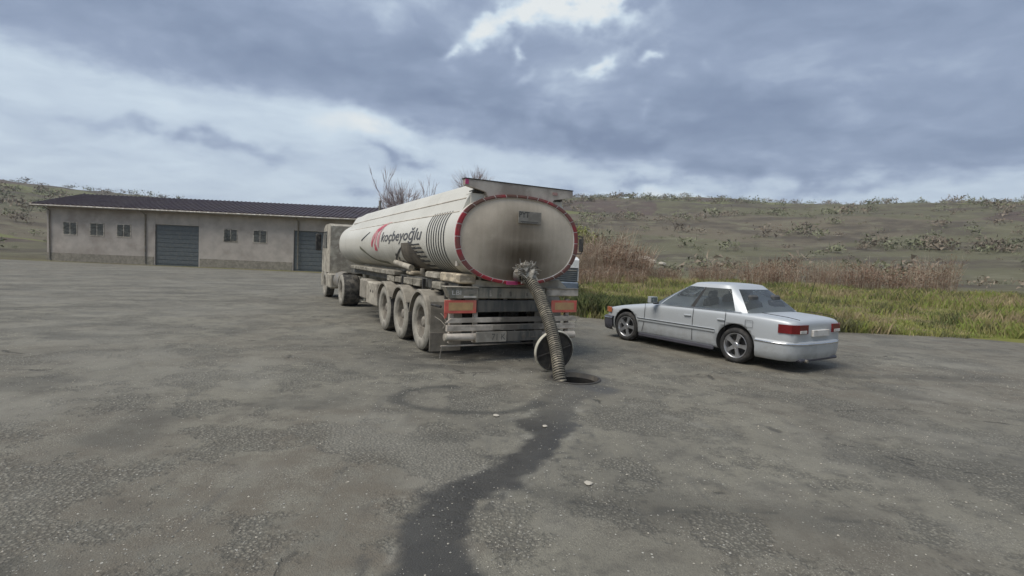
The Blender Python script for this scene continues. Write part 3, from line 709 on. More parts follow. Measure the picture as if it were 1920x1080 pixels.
for (x, y, k, s, lab) in spots:
    o = tag(link('bramble', BR[k], None, (x, y, float(gz(np.array(x), np.array(y))))), lab, 'bramble', 'dry brambles along the verge'); o.scale = (s * rnd.uniform(.75, 1.2), s * rnd.uniform(.8, 1.2), s); o.rotation_euler = (0, 0, rnd.uniform(0, 6.28))

def blades(n, xf, hf, wf, seed, name, mats):
    rg = np.random.default_rng(seed); x, y = xf(rg, n); z = np.where(y < yard_edge(x), 0, gz(x, y)); h = hf(rg, x, y); a = rg.uniform(0, 6.28, n); lean = rg.uniform(.1, .7, n) * h; w = wf * rg.uniform(.5, 1.3, n)
    ca, sa = np.cos(a), np.sin(a); b2 = rg.uniform(0, 6.28, n); lx, ly = np.cos(b2) * lean, np.sin(b2) * lean
    P = np.stack([np.stack([x - ca * w, y - sa * w, z - .02], 1), np.stack([x + ca * w, y + sa * w, z - .02], 1),
                  np.stack([x + ca * w * .7 + lx * .4, y + sa * w * .7 + ly * .4, z + h * .6], 1), np.stack([x + lx, y + ly, z + h], 1)], 1).reshape(-1, 3)
    pm = np.clip(((fbm(x * .55, y * .9, 4, seed) - .30) / .40 * len(mats) + rg.uniform(-.7, .7, n)), 0, len(mats) - .01).astype(int)
    return np_mesh(name, P, np.arange(4 * n).reshape(-1, 4), mats, False, pm)
def verge(rg, n):
    x = rg.uniform(1.4, 34, n); e = yard_edge(x) - 1.3 * np.clip(fbm(x * 1.3, x * 0 + 2, 4, 5) - .45, 0, 1) * (rg.uniform(0, 1, n) < .5); t = rg.uniform(0, 1, n) ** 1.6; return x, e - .15 + t * (38 - e)
def verge_h(rg, x, y):
    return rg.uniform(.04, .12, len(x)) * (.3 + 3.2 * sstep(.42, .75, fbm(x * .6, y * .6, 4, 13)) + 1.2 * fbm(x * .7, y * .7, 4, 3))
tag(link('verge_grass', blades(90000, verge, verge_h, .016, 8, 'verge_grass', [M['weed'], M['grass'], M['grass_bright'], M['grass'], M['dry_grass']])), 'short green grass on the verge behind the silver car', 'grass', kind='stuff')
def tuft(rg, n):
    c = rg.integers(0, 26, n); r3 = np.random.default_rng(77); cx = r3.uniform(1.7, 4.6, 26); cy = np.interp(cx, [1.5, 3, 6], [17.3, 15.9, 15.4]) + r3.uniform(0, 1.6, 26)
    return cx[c] + rg.normal(scale=.28, size=n), cy[c] + np.abs(rg.normal(scale=.3, size=n))
tag(link('edge_weeds', blades(9000, tuft, lambda rg, x, y: rg.uniform(.25, .78, len(x)), .022, 12, 'edge_weeds', [M['weed'], M['weed'], M['weed_dark'], M['weed']])), 'tall dark green weeds at the edge of the asphalt left of the car', 'weeds', kind='stuff')

# far scrub on the hillside and the skyline trees
n = 6500; rg = np.random.default_rng(44); r = 62 + 560 * rg.uniform(0, 1, n) ** .8; a = rg.uniform(-65, 65, n) * math.pi / 180
x, y = r * np.sin(a), r * np.cos(a); k = fbm(x * .018, y * .018, 4, 7) + .15 * (fbm(x * .09, y * .09, 2, 8) - .5); sel = (k > .50) | (rg.uniform(size=n) < .16); x, y, r = x[sel], y[sel], r[sel]; hx, hy = [], []
for (a0, r0, a1, r1, q) in ((6, 150, 30, 210, 90), (9, 300, 40, 340, 120), (14, 420, 52, 380, 130), (5, 235, 16, 330, 60), (30, 120, 60, 170, 110), (22, 500, 60, 520, 110), (-50, 200, -20, 240, 60), (7, 480, 20, 540, 70)):
    t = rg.uniform(0, 1, q); aa = np.radians(a0 + (a1 - a0) * t); rr2 = r0 + (r1 - r0) * t + rg.normal(scale=3, size=q) + 9 * np.sin(t * 9); hx.append(rr2 * np.sin(aa)); hy.append(rr2 * np.cos(aa))
x = np.concatenate([x] + hx); y = np.concatenate([y] + hy); r = np.hypot(x, y); n = len(x)
z = gz(x, y); m_ = 64; sz = (.7 + 3.6 * rg.uniform(0, 1, n) ** 3) * (1 + r / 700)
c = np.repeat(np.stack([x, y, z + sz * .35], 1), m_, 0) + rg.normal(scale=.23, size=(n * m_, 3)) * np.repeat(sz, m_)[:, None] * (1.2, 1.2, .55)
d1 = rg.normal(size=(n * m_, 3)); d2 = rg.normal(size=(n * m_, 3)); s = np.repeat(sz, m_)[:, None] * .06
P = np.stack([c - d1 * s, c + d2 * s, c + d1 * s], 1).reshape(-1, 3)
tag(link('hill_scrub', np_mesh('hill_scrub', P, np.arange(3 * n * m_).reshape(-1, 3), [M['scrub'], M['scrub_green']], False, np.repeat(rg.integers(0, 2, n), m_))), 'brown and grey green scrub scattered over the hillside', 'scrub', kind='stuff')
FT = []
for sd in range(4):
    v, f = leaf_cloud(130, 3.2 + sd * .5, 3.0, 2.6, .75, np.random.default_rng(60 + sd), 9); v[:, 2] += 4.2
    tr = MB().tube([(0, 0, -1), (0, 0, 4)], [.3, .15], 5, mi=1, cap=False); o = len(v)
    FT.append((np_mesh('far_crown', v, f, M['scrub_green'] if sd % 2 else M['scrub']), tr.mesh('far_trunk', [M['bark'], M['bark']], False)))
for k in range(40):
    aa = R_(rnd.choice([rnd.uniform(3, 50), rnd.uniform(8, 12), rnd.uniform(13, 17), rnd.uniform(-50, -10)])); rr_ = rnd.uniform(630, 700)
    x, y = rr_ * math.sin(aa), rr_ * math.cos(aa); o = tag(empty('skyline_tree', (x, y, float(gz(np.array(x), np.array(y)))), rnd.uniform(0, 6)), 'small dark tree on the skyline of the hill', 'tree', 'trees on the hill skyline')
    s = rnd.uniform(.45, 1.0); o.scale = (s * rnd.uniform(1, 1.8), s * 1.2, s); cm, tm = FT[k % 4]; link('crown', cm, o); link('trunk', tm, o)

# pale rubble on the slope
def rock_mesh(seed, n=10):
    rg = np.random.default_rng(seed); bm = bmesh.new(); bmesh.ops.create_icosphere(bm, subdivisions=2, radius=1)
    for v in bm.verts:
        v.co *= 1 + .35 * (float(fbm(np.array(v.co.x * 1.5 + seed * 3), np.array(v.co.y * 1.5 + v.co.z * 1.3), 3, seed)) - .5) * 2
    for _ in range(5):
        nrm = Vector(rg.normal(size=3)).normalized(); h = rg.uniform(.55, .8)
        for v in bm.verts:
            d = v.co.dot(nrm) - h
            if d > 0: v.co -= nrm * d
    me = bpy.data.meshes.new('rock'); bm.to_mesh(me); bm.free(); me.materials.append(M['stone']); return me
RK = [rock_mesh(s) for s in range(4)]
for k, (x, y, s, lab) in enumerate([(20.6, 86, .62, 'pale boulder at the left of the rubble above the brambles'), (21.9, 86.5, .80, 'largest pale boulder of the rubble above the brambles'), (23.0, 85.5, .5, 'pale boulder at the right of the rubble on the slope'), (23.6, 82, .45, 'small pale boulder lower down the slope by the car roof')]):
    o = tag(link('boulder', RK[k], None, (x, y, float(gz(np.array(x), np.array(y))) + .75 * s)), lab, 'boulder', 'pale rubble on the slope'); o.scale = (s * 1.5, s, s * .9)

# loose stones and grit on the asphalt
for k, (x, y, sx, sy, lab) in enumerate([(-.115, 5.43, .036, .045, 'flat white stone on the dry asphalt left of the wet streak'), (.64, 3.825, .038, .040, 'flat cream stone on the asphalt right of the wet streak'), (.395, 5.14, .028, .030, 'thin pale scrap lying on the wet streak')]):
    o = tag(link('flat_stone', RK[k], None, (x, y, .006)), lab, 'stone', 'pale stones on the yard'); o.scale = (sx, sy, .009)
def pebbles(n, seed):
    rg = np.random.default_rng(seed); u = rg.uniform(0, 1, n); y = 1.9 + 9 * u ** 1.6; x = rg.uniform(-1, 1, n) * (1.3 + .95 * y)
    k = np.hypot(x - HX, y - HY) > .45; k &= (fbm(x * 1.4, y * 1.4, 3, 5) + .25 * rg.uniform(-1, 1, n) > .50); x, y = x[k], y[k]; n = len(x)
    s = .0016 + .0055 * rg.uniform(0, 1, n) ** 4 + .0004 * y
    o = np.array([(1, 0, 0), (0, 1, 0), (-1, 0, 0), (0, -1, 0), (0, 0, .7), (0, 0, -.5)], float)
    v = o[None] * s[:, None, None] * rg.uniform(.6, 1.5, (n, 6, 1)); an = rg.uniform(0, 6.28, n)
    vx = v[:, :, 0] * np.cos(an)[:, None] - v[:, :, 1] * np.sin(an)[:, None]; vy = v[:, :, 0] * np.sin(an)[:, None] + v[:, :, 1] * np.cos(an)[:, None]
    zg = ground_attrs(x, y)[4]
    P = np.stack([vx + x[:, None], vy + y[:, None], v[:, :, 2] + zg[:, None] + s[:, None] * .3], 2).reshape(-1, 3)
    F = np.array([(0, 1, 4), (1, 2, 4), (2, 3, 4), (3, 0, 4), (1, 0, 5), (2, 1, 5), (3, 2, 5), (0, 3, 5)])
    return np_mesh('grit', P, (F[None] + 6 * np.arange(n)[:, None, None]).reshape(-1, 3), [M['pebble'], M['stone'], M['asphalt']], False, np.repeat(rg.choice([0, 0, 0, 1], n), 8))
tag(link('grit', pebbles(26000, 4)), 'loose pale grit and chippings scattered over the asphalt', 'grit', kind='stuff')

# ------------------------------------------------------------------ tanker semi-trailer
TX0, TY0, TH = 0.048, 8.675, 0.4844
TR = tag(empty('tanker_trailer', (TX0, TY0, 0), TH), 'dusty cream oval tanker trailer with red taped rear end and three axles', 'tanker trailer')
TA, TC, TZc, TN = 1.137, .727, 2.003, 2.35
def se(t, a=TA, c=TC, n=TN):
    ct, st = math.cos(t), math.sin(t)
    return (a * math.copysign(abs(ct) ** (2 / n), ct), TZc + c * math.copysign(abs(st) ** (2 / n), st))
NS = 96
# outline resampled to equal arc lengths, starting at the left flank and going down
def outline(a=TA, c=TC, N=NS):
    P = [se(2 * math.pi * i / 1440 + math.pi, a, c) for i in range(1441)]
    L = [0.0]
    for p, q in zip(P[:-1], P[1:]): L.append(L[-1] + math.hypot(q[0] - p[0], q[1] - p[1]))
    L = np.array(L); s = np.linspace(0, L[-1], N, endpoint=False); P = np.array(P)
    return np.stack([np.interp(s, L, P[:, 0]), np.interp(s, L, P[:, 1])], 1), L[-1]
OUT, PERI = outline()
def skin(arc, off=.004):
    """point on the tank's left flank: arc metres above (+) or below (-) the widest point, pushed off the skin"""
    s = (-arc) % PERI; i = s / PERI * NS; k = int(i) % NS; f = i - int(i); p = OUT[k] * (1 - f) + OUT[(k + 1) % NS] * f
    t = OUT[(k + 1) % NS] - OUT[k]; nrm = Vector((-t[1], t[0])) ; nrm = Vector((t[1], -t[0])).normalized()
    return p[0] + nrm.x * off, p[1] + nrm.y * off
B0, B1 = -.10, 10.6
rows = []
for b_ in [B0, B0 + .03] + list(np.linspace(.2, B1 - .3, 22)) + [B1 - .12, B1]:
    rows.append([(p[0], b_, p[1]) for p in OUT])
for k, t in enumerate((.99, .95, .86, .7, .45, .2, .02)):
    rows.append([(p[0] * t, B1 + .35 * math.sqrt(1 - t * t), TZc + (p[1] - TZc) * t) for p in OUT])
MB().grid(rows, closed=True).build('tank_shell', M['tank'], TR)
hd = []
for t in (1.0, .97, .945, .93, .90, .82, .7, .55, .38, .2, .02):
    dep = -.022 if t > .95 else (.0 if t > .93 else -.10 * (1 - (t / .93) ** 2) - .004)
    hd.append([(p[0] * t, B0 + dep + (.0 if t < 1 else .022), TZc + (p[1] - TZc) * t) for p in OUT])
hg = MB().grid(hd, closed=True); hg.add(hd[-1], [tuple(range(NS))]); hg.build('tank_head', M['head'], TR)
# reflective tape round the rim: red lengths with pale gaps
RIN, ROUT = .945, 1.004
NSEG = 30
def rim_pt(u, t, y):
    i = u * NS; k = int(i) % NS; f = i - int(i); p = OUT[k] * (1 - f) + OUT[(k + 1) % NS] * f
    return (p[0] * t, y, TZc + (p[1] - TZc) * t)
rim_rows = [[(p[0] * t, y, TZc + (p[1] - TZc) * t) for p in OUT] for t, y in ((ROUT + .002, B0 + .05), (ROUT + .002, B0 - .024), (RIN + .02, B0 - .030), (RIN - .012, B0 - .022), (RIN - .016, B0 + .004))]
MB().grid(rim_rows, closed=True, smooth=False).build('rim_band', M['tape_white'], TR)
for s in range(NSEG):
    g = .030; u0, u1 = (s + g) / NSEG, (s + 1 - g) / NSEG
    if s in (8, 9): u0, u1 = u0, u1
    q = [[rim_pt(u0 + (u1 - u0) * k / 6, t, y) for k in range(7)] for t, y in ((ROUT + .004, B0 + .01), (ROUT + .004, B0 - .028), (RIN + .02, B0 - .034), (RIN - .006, B0 - .027))]
    MB().grid(q, smooth=False).build('reflective_tape', M['red_brown'] if s in (13, 14, 22, 23, 24, 26, 27, 28, 12, 11, 10) and s % 4 else M['red'], TR)

# top coaming (fairing rails along both sides of the tank top)
for sg in (-1, 1):
    prof = [(-1.00, 2.40), (-.955, 2.50), (-.90, 2.625), (-.885, 2.64), (-.80, 2.79), (-.75, 2.865), (-.71, 2.895), (-.67, 2.885), (-.65, 2.84), (-.62, 2.64)]
    rw = [[(sg * -p[0] * -1, y, p[1] - (.04 if y > 9 else 0)) for p in prof] for y in [.03] + list(np.linspace(.6, 9.2, 12)) + [9.7]]
    cg = MB().grid(rw, smooth=False); cg.add(rw[0], [tuple(range(len(prof)))]); cg.add(rw[-1], [tuple(range(len(prof)))]); cg.build('coaming', M['tank'], TR)
for sg in (-1, 1):
    for (x, z) in ((.897, 2.632), (1.004, 2.408)): MB().tube([(sg * x, .10, z), (sg * x, 4.5, z + .004), (sg * x, 9.4, z - .01)], .011, 6).build('seam_bead', M['rail'], TR)
hme = MB().lathe([(2.68, .26), (2.80, .26), (2.83, .24), (2.835, .01)], 'z', (0, 0, 0), 24).mesh('hatch', M['steel'])
for k in range(5): link('hatch', hme, TR, (0, 1.2 + k * 2.0, 0))
wk = MB()
for k in range(40): wk.box(.33, .55, .4 + k * .23, .55 + k * .23, 2.74, 2.765, .004)
wk.build('walkway', M['dust_pale'], TR)
# rear spoiler panel over the head
sp = MB().prism([(-1.00, 2.915), (1.00, 2.905), (1.012, 2.895), (1.012, 2.80), (.985, 2.785), (.64, 2.722), (.60, 2.66), (-.60, 2.66), (-.64, 2.735), (-1.0, 2.815)], -.09, .02, 'xz').build('spoiler', M['spoiler'], TR)
MB().box(-1.012, 1.02, -.100, .05, 2.906, 2.922, .004).build('top_lip', M['black'], sp)
for x in (-.985,): MB().box(x - .018, x + .04, -.097, -.088, 2.825, 2.905, .002).build('reflector', M['magenta'], sp)
for x in (.60,): MB().box(x, x + .10, -.096, -.088, 2.80, 2.85, .002).build('reflector', mat('faint_red_patch', (.40, .24, .21), .6), sp)
for sg in (-1, 1): MB().box(sg * .74 - .12, sg * .74 + .12, .0, .20, 2.50, 2.715, .01).build('spoiler_bracket', M['tank'], sp); MB().box(sg * .74 - .09, sg * .74 + .10, -.03, .16, 2.718, 2.76, .006).build('gap_shade', M['black'], sp)  # black blocks under the wings stand in for the shadowed opening

# marker plate on the head
def text_mesh(s, size, shear=0.0, bold=0.0, space=1.0):
    cu = bpy.data.curves.new('lettering', 'FONT'); cu.body = s; cu.size = size; cu.shear = shear; cu.offset = bold; cu.space_character = space
    cu.resolution_u = 3; o = bpy.data.objects.new('lettering', cu); COL.objects.link(o)
    dg = bpy.context.evaluated_depsgraph_get(); dg.update(); me = bpy.data.meshes.new_from_object(o.evaluated_get(dg)); bpy.data.objects.remove(o); bpy.data.curves.remove(cu)
    return me
def put_text(name, s, m, parent, origin, ux, uz, size, width=None, height=None, shear=0, bold=0, lift=0):
    """flat lettering: origin is the lower left corner, ux/uz the text's right and up in the parent's space"""
    me = text_mesh(s, size, shear, bold); co = np.array([v.co for v in me.vertices]); lo, hi = co.min(0), co.max(0)
    sx = (width / (hi[0] - lo[0])) if width else 1; sy = (height / (hi[1] - lo[1])) if height else sx
    ux, uz, og = Vector(ux), Vector(uz), Vector(origin)
    for v in me.vertices: v.co = og + ux * (v.co.x - lo[0]) * sx + uz * (v.co.y - lo[1]) * sy
    me.materials.clear(); me.materials.append(m); me.update(); o = link(name, me, parent); return o
pk = MB().box(-.10, .33, B0 - .112, B0 - .098, 2.275, 2.475, .003).build('maker_plate', mat('grey_maker_plate', (.27, .25, .215), .55, dirt=(.2, .18, .15), amount=.4, scale=6), TR)
put_text('lettering', 'PYT', M['ink'], pk, (-.09, B0 - .115, 2.37), (1, 0, 0), (0, 0, 1), .1, .19, .095, bold=.002)
MB().box(-.06, .27, B0 - .1145, B0 - .112, 2.300, 2.312, .0005).build('text_line', M['ink'], pk)
MB().box(-.03, .25, B0 - .1145, B0 - .112, 2.283, 2.290, .0005).build('text_line', M['ink'], pk)

# flank graphics: print and dark markings wrapped on the skin
def wrap_poly(b, pts, off=.005, step=.07, mi=0):
    """pts: outline in (b, z-like arc) ; filled by strips along arc"""
    bm = bmesh.new(); vs = [bm.verts.new((p[0], p[1], 0)) for p in pts]; bm.faces.new(vs)
    bmesh.ops.triangulate(bm, faces=bm.faces[:])
    for _ in range(4):
        es = [e for e in bm.edges if e.calc_length() > step]
        if not es: break
        bmesh.ops.subdivide_edges(bm, edges=es, cuts=1, use_grid_fill=False); bmesh.ops.triangulate(bm, faces=bm.faces[:])
    bm.verts.ensure_lookup_table(); bm.verts.index_update()
    V = []
    for v in bm.verts:
        a, z = skin(v.co.y, off); V.append((a, v.co.x, z))
    b.add(V, [[v.index for v in f.verts] for f in bm.faces], mi, True); bm.free()
def z2arc(z):     # height on the flank to arc length
    s = np.linspace(-1.3, 1.3, 261); zz = [skin(float(t), 0)[1] for t in s]; return float(np.interp(z, zz, s))
me = text_mesh('koçbeyoğlu', .5, .28, .006, 1.0)
bm = bmesh.new(); bm.from_mesh(me); bmesh.ops.triangulate(bm, faces=bm.faces[:])
for _ in range(3):
    es = [e for e in bm.edges if e.calc_length() > .09]
    if es: bmesh.ops.subdivide_edges(bm, edges=es, cuts=1); bmesh.ops.triangulate(bm, faces=bm.faces[:])
bm.to_mesh(me); bm.free()
co = np.array([v.co for v in me.vertices]); lo, hi = co.min(0), co.max(0)
for v in me.vertices:
    u = (v.co.x - lo[0]) / (hi[0] - lo[0]); w_ = v.co.y / .5         # baseline at 0
    a, z = skin(z2arc(1.985) + w_ * .315, .006); v.co = Vector((a, 4.72 - u * 3.12, z))
me.materials.clear(); me.materials.append(M['text']); me.update(); link('lettering', me, TR)
lg = MB()
A = z2arc
def crescent(outer, inner): return [(p[0], A(p[1])) for p in outer] + [(p[0], A(p[1])) for p in inner[::-1]]
wrap_poly(lg, crescent([(4.12, 2.475), (4.55, 2.45), (4.95, 2.395), (5.30, 2.30), (5.60, 2.14), (5.76, 1.95), (5.74, 1.86)], [(4.35, 2.42), (4.70, 2.34), (5.00, 2.25), (5.25, 2.16), (5.45, 2.06), (5.58, 1.94), (5.64, 1.86)]), .006)
lg.build('red_swoosh', M['logo'], TR)
lg = MB()
wrap_poly(lg, crescent([(4.66, 2.33), (4.90, 2.25), (5.06, 2.12), (5.10, 1.98), (5.08, 1.84)], [(4.80, 2.24), (4.84, 2.17), (4.86, 2.06), (4.90, 1.96), (4.96, 1.84)]), .007)
wrap_poly(lg, crescent([(5.10, 2.24), (5.30, 2.14), (5.42, 2.02), (5.44, 1.94)], [(5.16, 2.12), (5.20, 2.06), (5.24, 2.0), (5.28, 1.94)]), .007)
lg.build('pink_swoosh', M['logo_pink'], TR)
lg = MB(); wrap_poly(lg, [(5.42, A(1.93)), (5.26, A(1.93)), (5.12, A(1.77)), (5.40, A(1.77))], .007); lg.build('red_wedge', M['logo'], TR)
# eight black hoops
hp = MB(); hp_rows = []
for w_ in (-.021, .021): hp_rows.append([(skin(t, .006)[0], w_, skin(t, .006)[1]) for t in np.linspace(-1.02, 1.10, 46)])
hp.grid(hp_rows); hm = hp.mesh('hoop_stripe', M['stripe'])
for k in range(8): link('hoop_stripe', hm, TR, (0, .43 + k * .125, 0))
# mud patch with the louvre bars, and the dark olive band curving along the lower flank with its diagonal
md = MB(); wrap_poly(md, [(2.98, A(1.93)), (2.5, A(1.935)), (2.10, A(1.90)), (1.95, A(1.78)), (1.75, A(1.60)), (1.50, A(1.44)), (1.30, A(1.33)), (2.3, A(1.32)), (3.0, A(1.40)), (3.12, A(1.62))], .005)
md.build('mud_patch', M['mud'], TR)
for k in range(7):
    z0 = (1.895, 1.825, 1.75, 1.67, 1.59, 1.51, 1.44)[k]; x0 = (2.38, 2.27, 2.17, 2.10, 2.05, 2.0, 1.95)[k]; x1 = (1.75, 1.64, 1.55, 1.50, 1.46, 1.38, 1.32)[k]; br = MB()
    wrap_poly(br, [(x0, A(z0)), (x1, A(z0 + .018)), (x1 - .03, A(z0 - .012)), (x0 - .08, A(z0 - .018))], .009); br.build('louvre_bar', M['stripe'], TR)
    br = MB(); wrap_poly(br, [(x0 - .12, A(z0 - .024)), (x1 - .03, A(z0 - .016)), (x1 - .08, A(z0 - .046)), (x0 - .18, A(z0 - .05))], .008); br.build('louvre_gap', M['dust_pale'], TR)
dg_ = MB(); wrap_poly(dg_, crescent([(7.2, 1.90), (6.7, 1.78), (6.3, 1.65), (5.8, 1.55), (4.8, 1.52)], [(7.2, 1.82), (6.6, 1.69), (6.2, 1.57), (5.7, 1.49), (4.8, 1.46)]), .006); dg_.build('olive_curve', mat('olive_band', (.13, .13, .085), .6), TR)
dg_ = MB(); wrap_poly(dg_, [(4.42, A(1.46)), (4.25, A(1.46)), (3.05, A(1.80)), (2.94, A(1.87)), (3.20, A(1.80))], .007); dg_.build('diagonal_stripe', M['stripe'], TR)
for k in range(5):
    d = MB(); x0 = 3.52 - k * .10; z0 = 1.70 - k * .075
    wrap_poly(d, [(x0 + .13, A(z0 - .02)), (x0, A(z0 + .03)), (x0 - .03, A(z0 + .0)), (x0 + .09, A(z0 - .05))], .010); d.build('diagonal_dash', M['stripe'], TR)
dg_ = MB(); wrap_poly(dg_, [(7.0, A(2.06)), (6.1, A(2.26)), (6.05, A(2.24)), (6.95, A(2.02))], .006); dg_.build('thin_stripe', M['stripe'], TR)
MB().box(-1.02, -.97, .10, .17, 1.53, 1.66, .01).build('marker_lamp', M['tape_white'], TR)

# skirt, cradles, side boxes and pipes
MB().prism([(-.76, 1.215), (-.80, 1.34), (-.55, 1.31), (0, 1.27), (.55, 1.31), (.88, 1.36), (1.06, 1.215)], .02, .06, 'xz').build('rear_skirt', M['dust_pale'], TR)
for sg in (-1, 1):
    MB().prism([(.06, 1.215), (.06, 1.36), (.35, 1.42), (8.8, 1.42), (9.4, 1.30), (9.4, 1.215)], sg * .62 - .02, sg * .62 + .02, 'yz').build('cradle', M['dust_pale'], TR)
for sg in (-1, 1):
    MB().box(sg * .47 - .07, sg * .47 + .07, .25, 9.6, .92, 1.212, .01).build('chassis_rail', M['beam'], TR)
xm = MB()
for y in (.9, 1.9, 3.2, 4.5, 6.0, 7.6, 9.0): xm.box(-.40, .40, y - .05, y + .05, .98, 1.16, .008)
xm.build('cross_member', M['beam'], TR)
MB().box(-1.02, -.72, -.02, .86, 1.262, 1.415, .02).build('hose_box', M['cream'], TR)
vb = MB().box(-1.02, -.72, .92, 1.70, 1.275, 1.40, .03).build('valve_box', M['tray'], TR)
MB().box(-1.028, -1.0185, 1.0, 1.62, 1.30, 1.375, .004).build('door', M['dust_pale'], vb)
MB().box(-.98, -.90, .10, 9.2, 1.10, 1.262, .006).build('carrier_rail', M['dark_beam'], TR)
MB().tube([(-.88, 1.98, 1.30), (-.98, 1.95, 1.36), (-.98, 1.95, 1.44)], .05, 10).build('vent_pipe', M['dust_pale'], TR)
MB().box(-1.02, -.72, 2.50, 2.95, 1.285, 1.37, .03).build('outlet_box', M['cream'], TR)
MB().tube([(-.98, 3.90, 1.52), (-1.02, 3.2, 1.475), (-1.0, 2.62, 1.43)], .062, 12).build('hose_tube', M['dust_pale'], TR)
MB().box(-1.12, -.75, 3.52, 8.6, 1.235, 1.335, .015).build('hose_tray', M['tray'], TR)
for (y0, y1, z0, z1) in ((2.24, 2.84, 1.10, 1.235), (3.10, 3.50, 1.10, 1.22), (1.75, 2.18, 1.10, 1.24), (.62, 1.05, 1.12, 1.24), (3.6, 4.2, 1.09, 1.22)):
    MB().box(-1.10, -.84, y0, y1, z0, z1, .012).build('fender_bracket', M['tray'], TR)
for (y0) in (1.12, 1.62, 2.88, 3.00, 4.25, .42): MB().box(-1.08, -1.02, y0, y0 + .05, .98, 1.26, .006).build('fender_strut', M['black'], TR)
tb_ = MB().box(-1.24, -.72, 4.62, 5.72, .44, 1.00, .03).build('tool_box', M['dust_pale'], TR)
for y in (4.95, 5.2): MB().lathe([(-1.244, .035), (-1.25, .03), (-1.25, .001)], 'x', (0, y, .78), 14).build('bolt_hole', M['black'], tb_)
MB().box(-1.20, -.80, 5.95, 6.75, .50, 1.02, .04).build('air_tank_box', M['dust'], TR)
for sg in (-1, 1):
    lg_ = MB().box(sg * .85 - .06, sg * .85 + .06, 7.45, 7.57, .32, 1.2, .008); lg_.box(sg * .85 - .13, sg * .85 + .13, 7.38, 7.64, .29, .32, .006); lg_.build('landing_leg', M['beam'], TR)

# wheels
def truck_wheel(parent, a_out, y, r=.506, w=.36, side=-1, name='wheel'):
    wh = empty(name, (a_out, y, r), 0, parent); s = side        # local x: 0 at outer face, inward is -side
    inn = -s
    def X(d): return inn * d
    n = 56
    MB().lathe([(X(.045), .285), (X(.010), .31), (X(.0), .36), (X(.004), .43), (X(.018), .472), (X(.045), r - .012)], 'x', (0, 0, 0), n).build('tyre', M['tyre'], wh)
    td = MB().lathe([(X(.043), r - .012), (X(.06), r), (X(w - .06), r), (X(w - .03), r - .02), (X(w), .43), (X(w), .29), (X(w - .05), .27)], 'x', (0, 0, 0), n)
    td.build('tread', [M['tread']], wh)
    rm = MB().lathe([(X(.047), .287), (X(.038), .283), (X(.055), .268), (X(.14), .262), (X(.175), .245), (X(.182), .20), (X(.170), .14), (X(.168), .10), (X(.168), .001)], 'x', (0, 0, 0), n)
    rm.build('rim', M['rim'], wh)
    hb = MB().lathe([(X(.158), .14), (X(.140), .135), (X(.130), .105), (X(.085), .095), (X(.070), .085), (X(.066), .06), (X(.066), .001)], 'x', (0, 0, 0), 28)
    for k in range(10):
        a = 2 * math.pi * k / 10; c = (0, .168 * math.cos(a), .168 * math.sin(a)); hb.lathe([(X(.175), .018), (X(.145), .018), (X(.142), .001)], 'x', c, 6, smooth=False)
    hb.build('hub', M['rim'], wh)
    vt = MB()
    for k in range(8):
        a = 2 * math.pi * (k + .5) / 8; vt.lathe([(X(.1795), .026), (X(.1785), .001)], 'x', (0, .222 * math.cos(a), .222 * math.sin(a)), 10, smooth=False)
    vt.build('rim_hole', M['black'], wh)
    return wh
WB = (1.23, 2.54, 3.85)
for y in WB:
    truck_wheel(TR, -1.25, y, side=-1); truck_wheel(TR, 1.25, y, side=1)
    MB().tube([(-.95, y, .506), (.95, y, .506)], .075, 12).build('axle', M['black'], TR)
    for sg in (-1, 1): MB().lathe([(-.16, .11), (.16, .11)], 'z', (sg * .47, y - .3, .78), 14).build('air_spring', M['black'], TR)
def fender(y, sg, a0, a1):
    b = MB(); R0 = .565; rows = []
    angs = np.linspace(R_(a0), R_(a1), 20)
    x0, x1 = sg * 1.285, sg * .84
    for t in angs:
        p, q = math.cos(t), math.sin(t)
        rows.append([(x0, y + (R0 - .035) * p, .506 + (R0 - .035) * q), (x0, y + R0 * p, .506 + R0 * q), (x0 - sg * .02, y + (R0 + .018) * p, .506 + (R0 + .018) * q), (x1, y + (R0 + .018) * p, .506 + (R0 + .018) * q), (x1, y + R0 * p, .506 + R0 * q), (x0 - sg * .02, y + R0 * p, .506 + R0 * q)])
    b.grid(rows, smooth=False); b.build('fender', M['dust'], TR)
for y in WB:
    for sg in (-1, 1): fender(y, sg, 28 if y > 1.3 else 12, 152 if y > 1.3 else 178)
# rear panel behind the last fender and the mud flap
for sg in (-1, 1):
    fl = MB()
    rw = []
    for z, y in ((1.02, .64), (.92, .57), (.80, .55), (.62, .545), (.40, .54)): rw.append([(sg * 1.285, y, z), (sg * 1.285, y - .02, z), (sg * .72, y - .02, z), (sg * .72, y, z)])
    fl.grid(rw, smooth=False); fl.build('splash_panel', M['dust'], TR)
    MB().box(sg * 1.0 - .29, sg * 1.0 + .27, .512, .53, .09, .41, .006).build('mud_flap', mat('dusty_mud_flap', (.20, .18, .15), .9, dirt=(.30, .27, .22), amount=.4, scale=4), TR)
    MB().tube([(sg * 1.27, .50, .88), (sg * 1.27, .08, .885)], .022, 8).build('flap_stay', M['black'], TR)

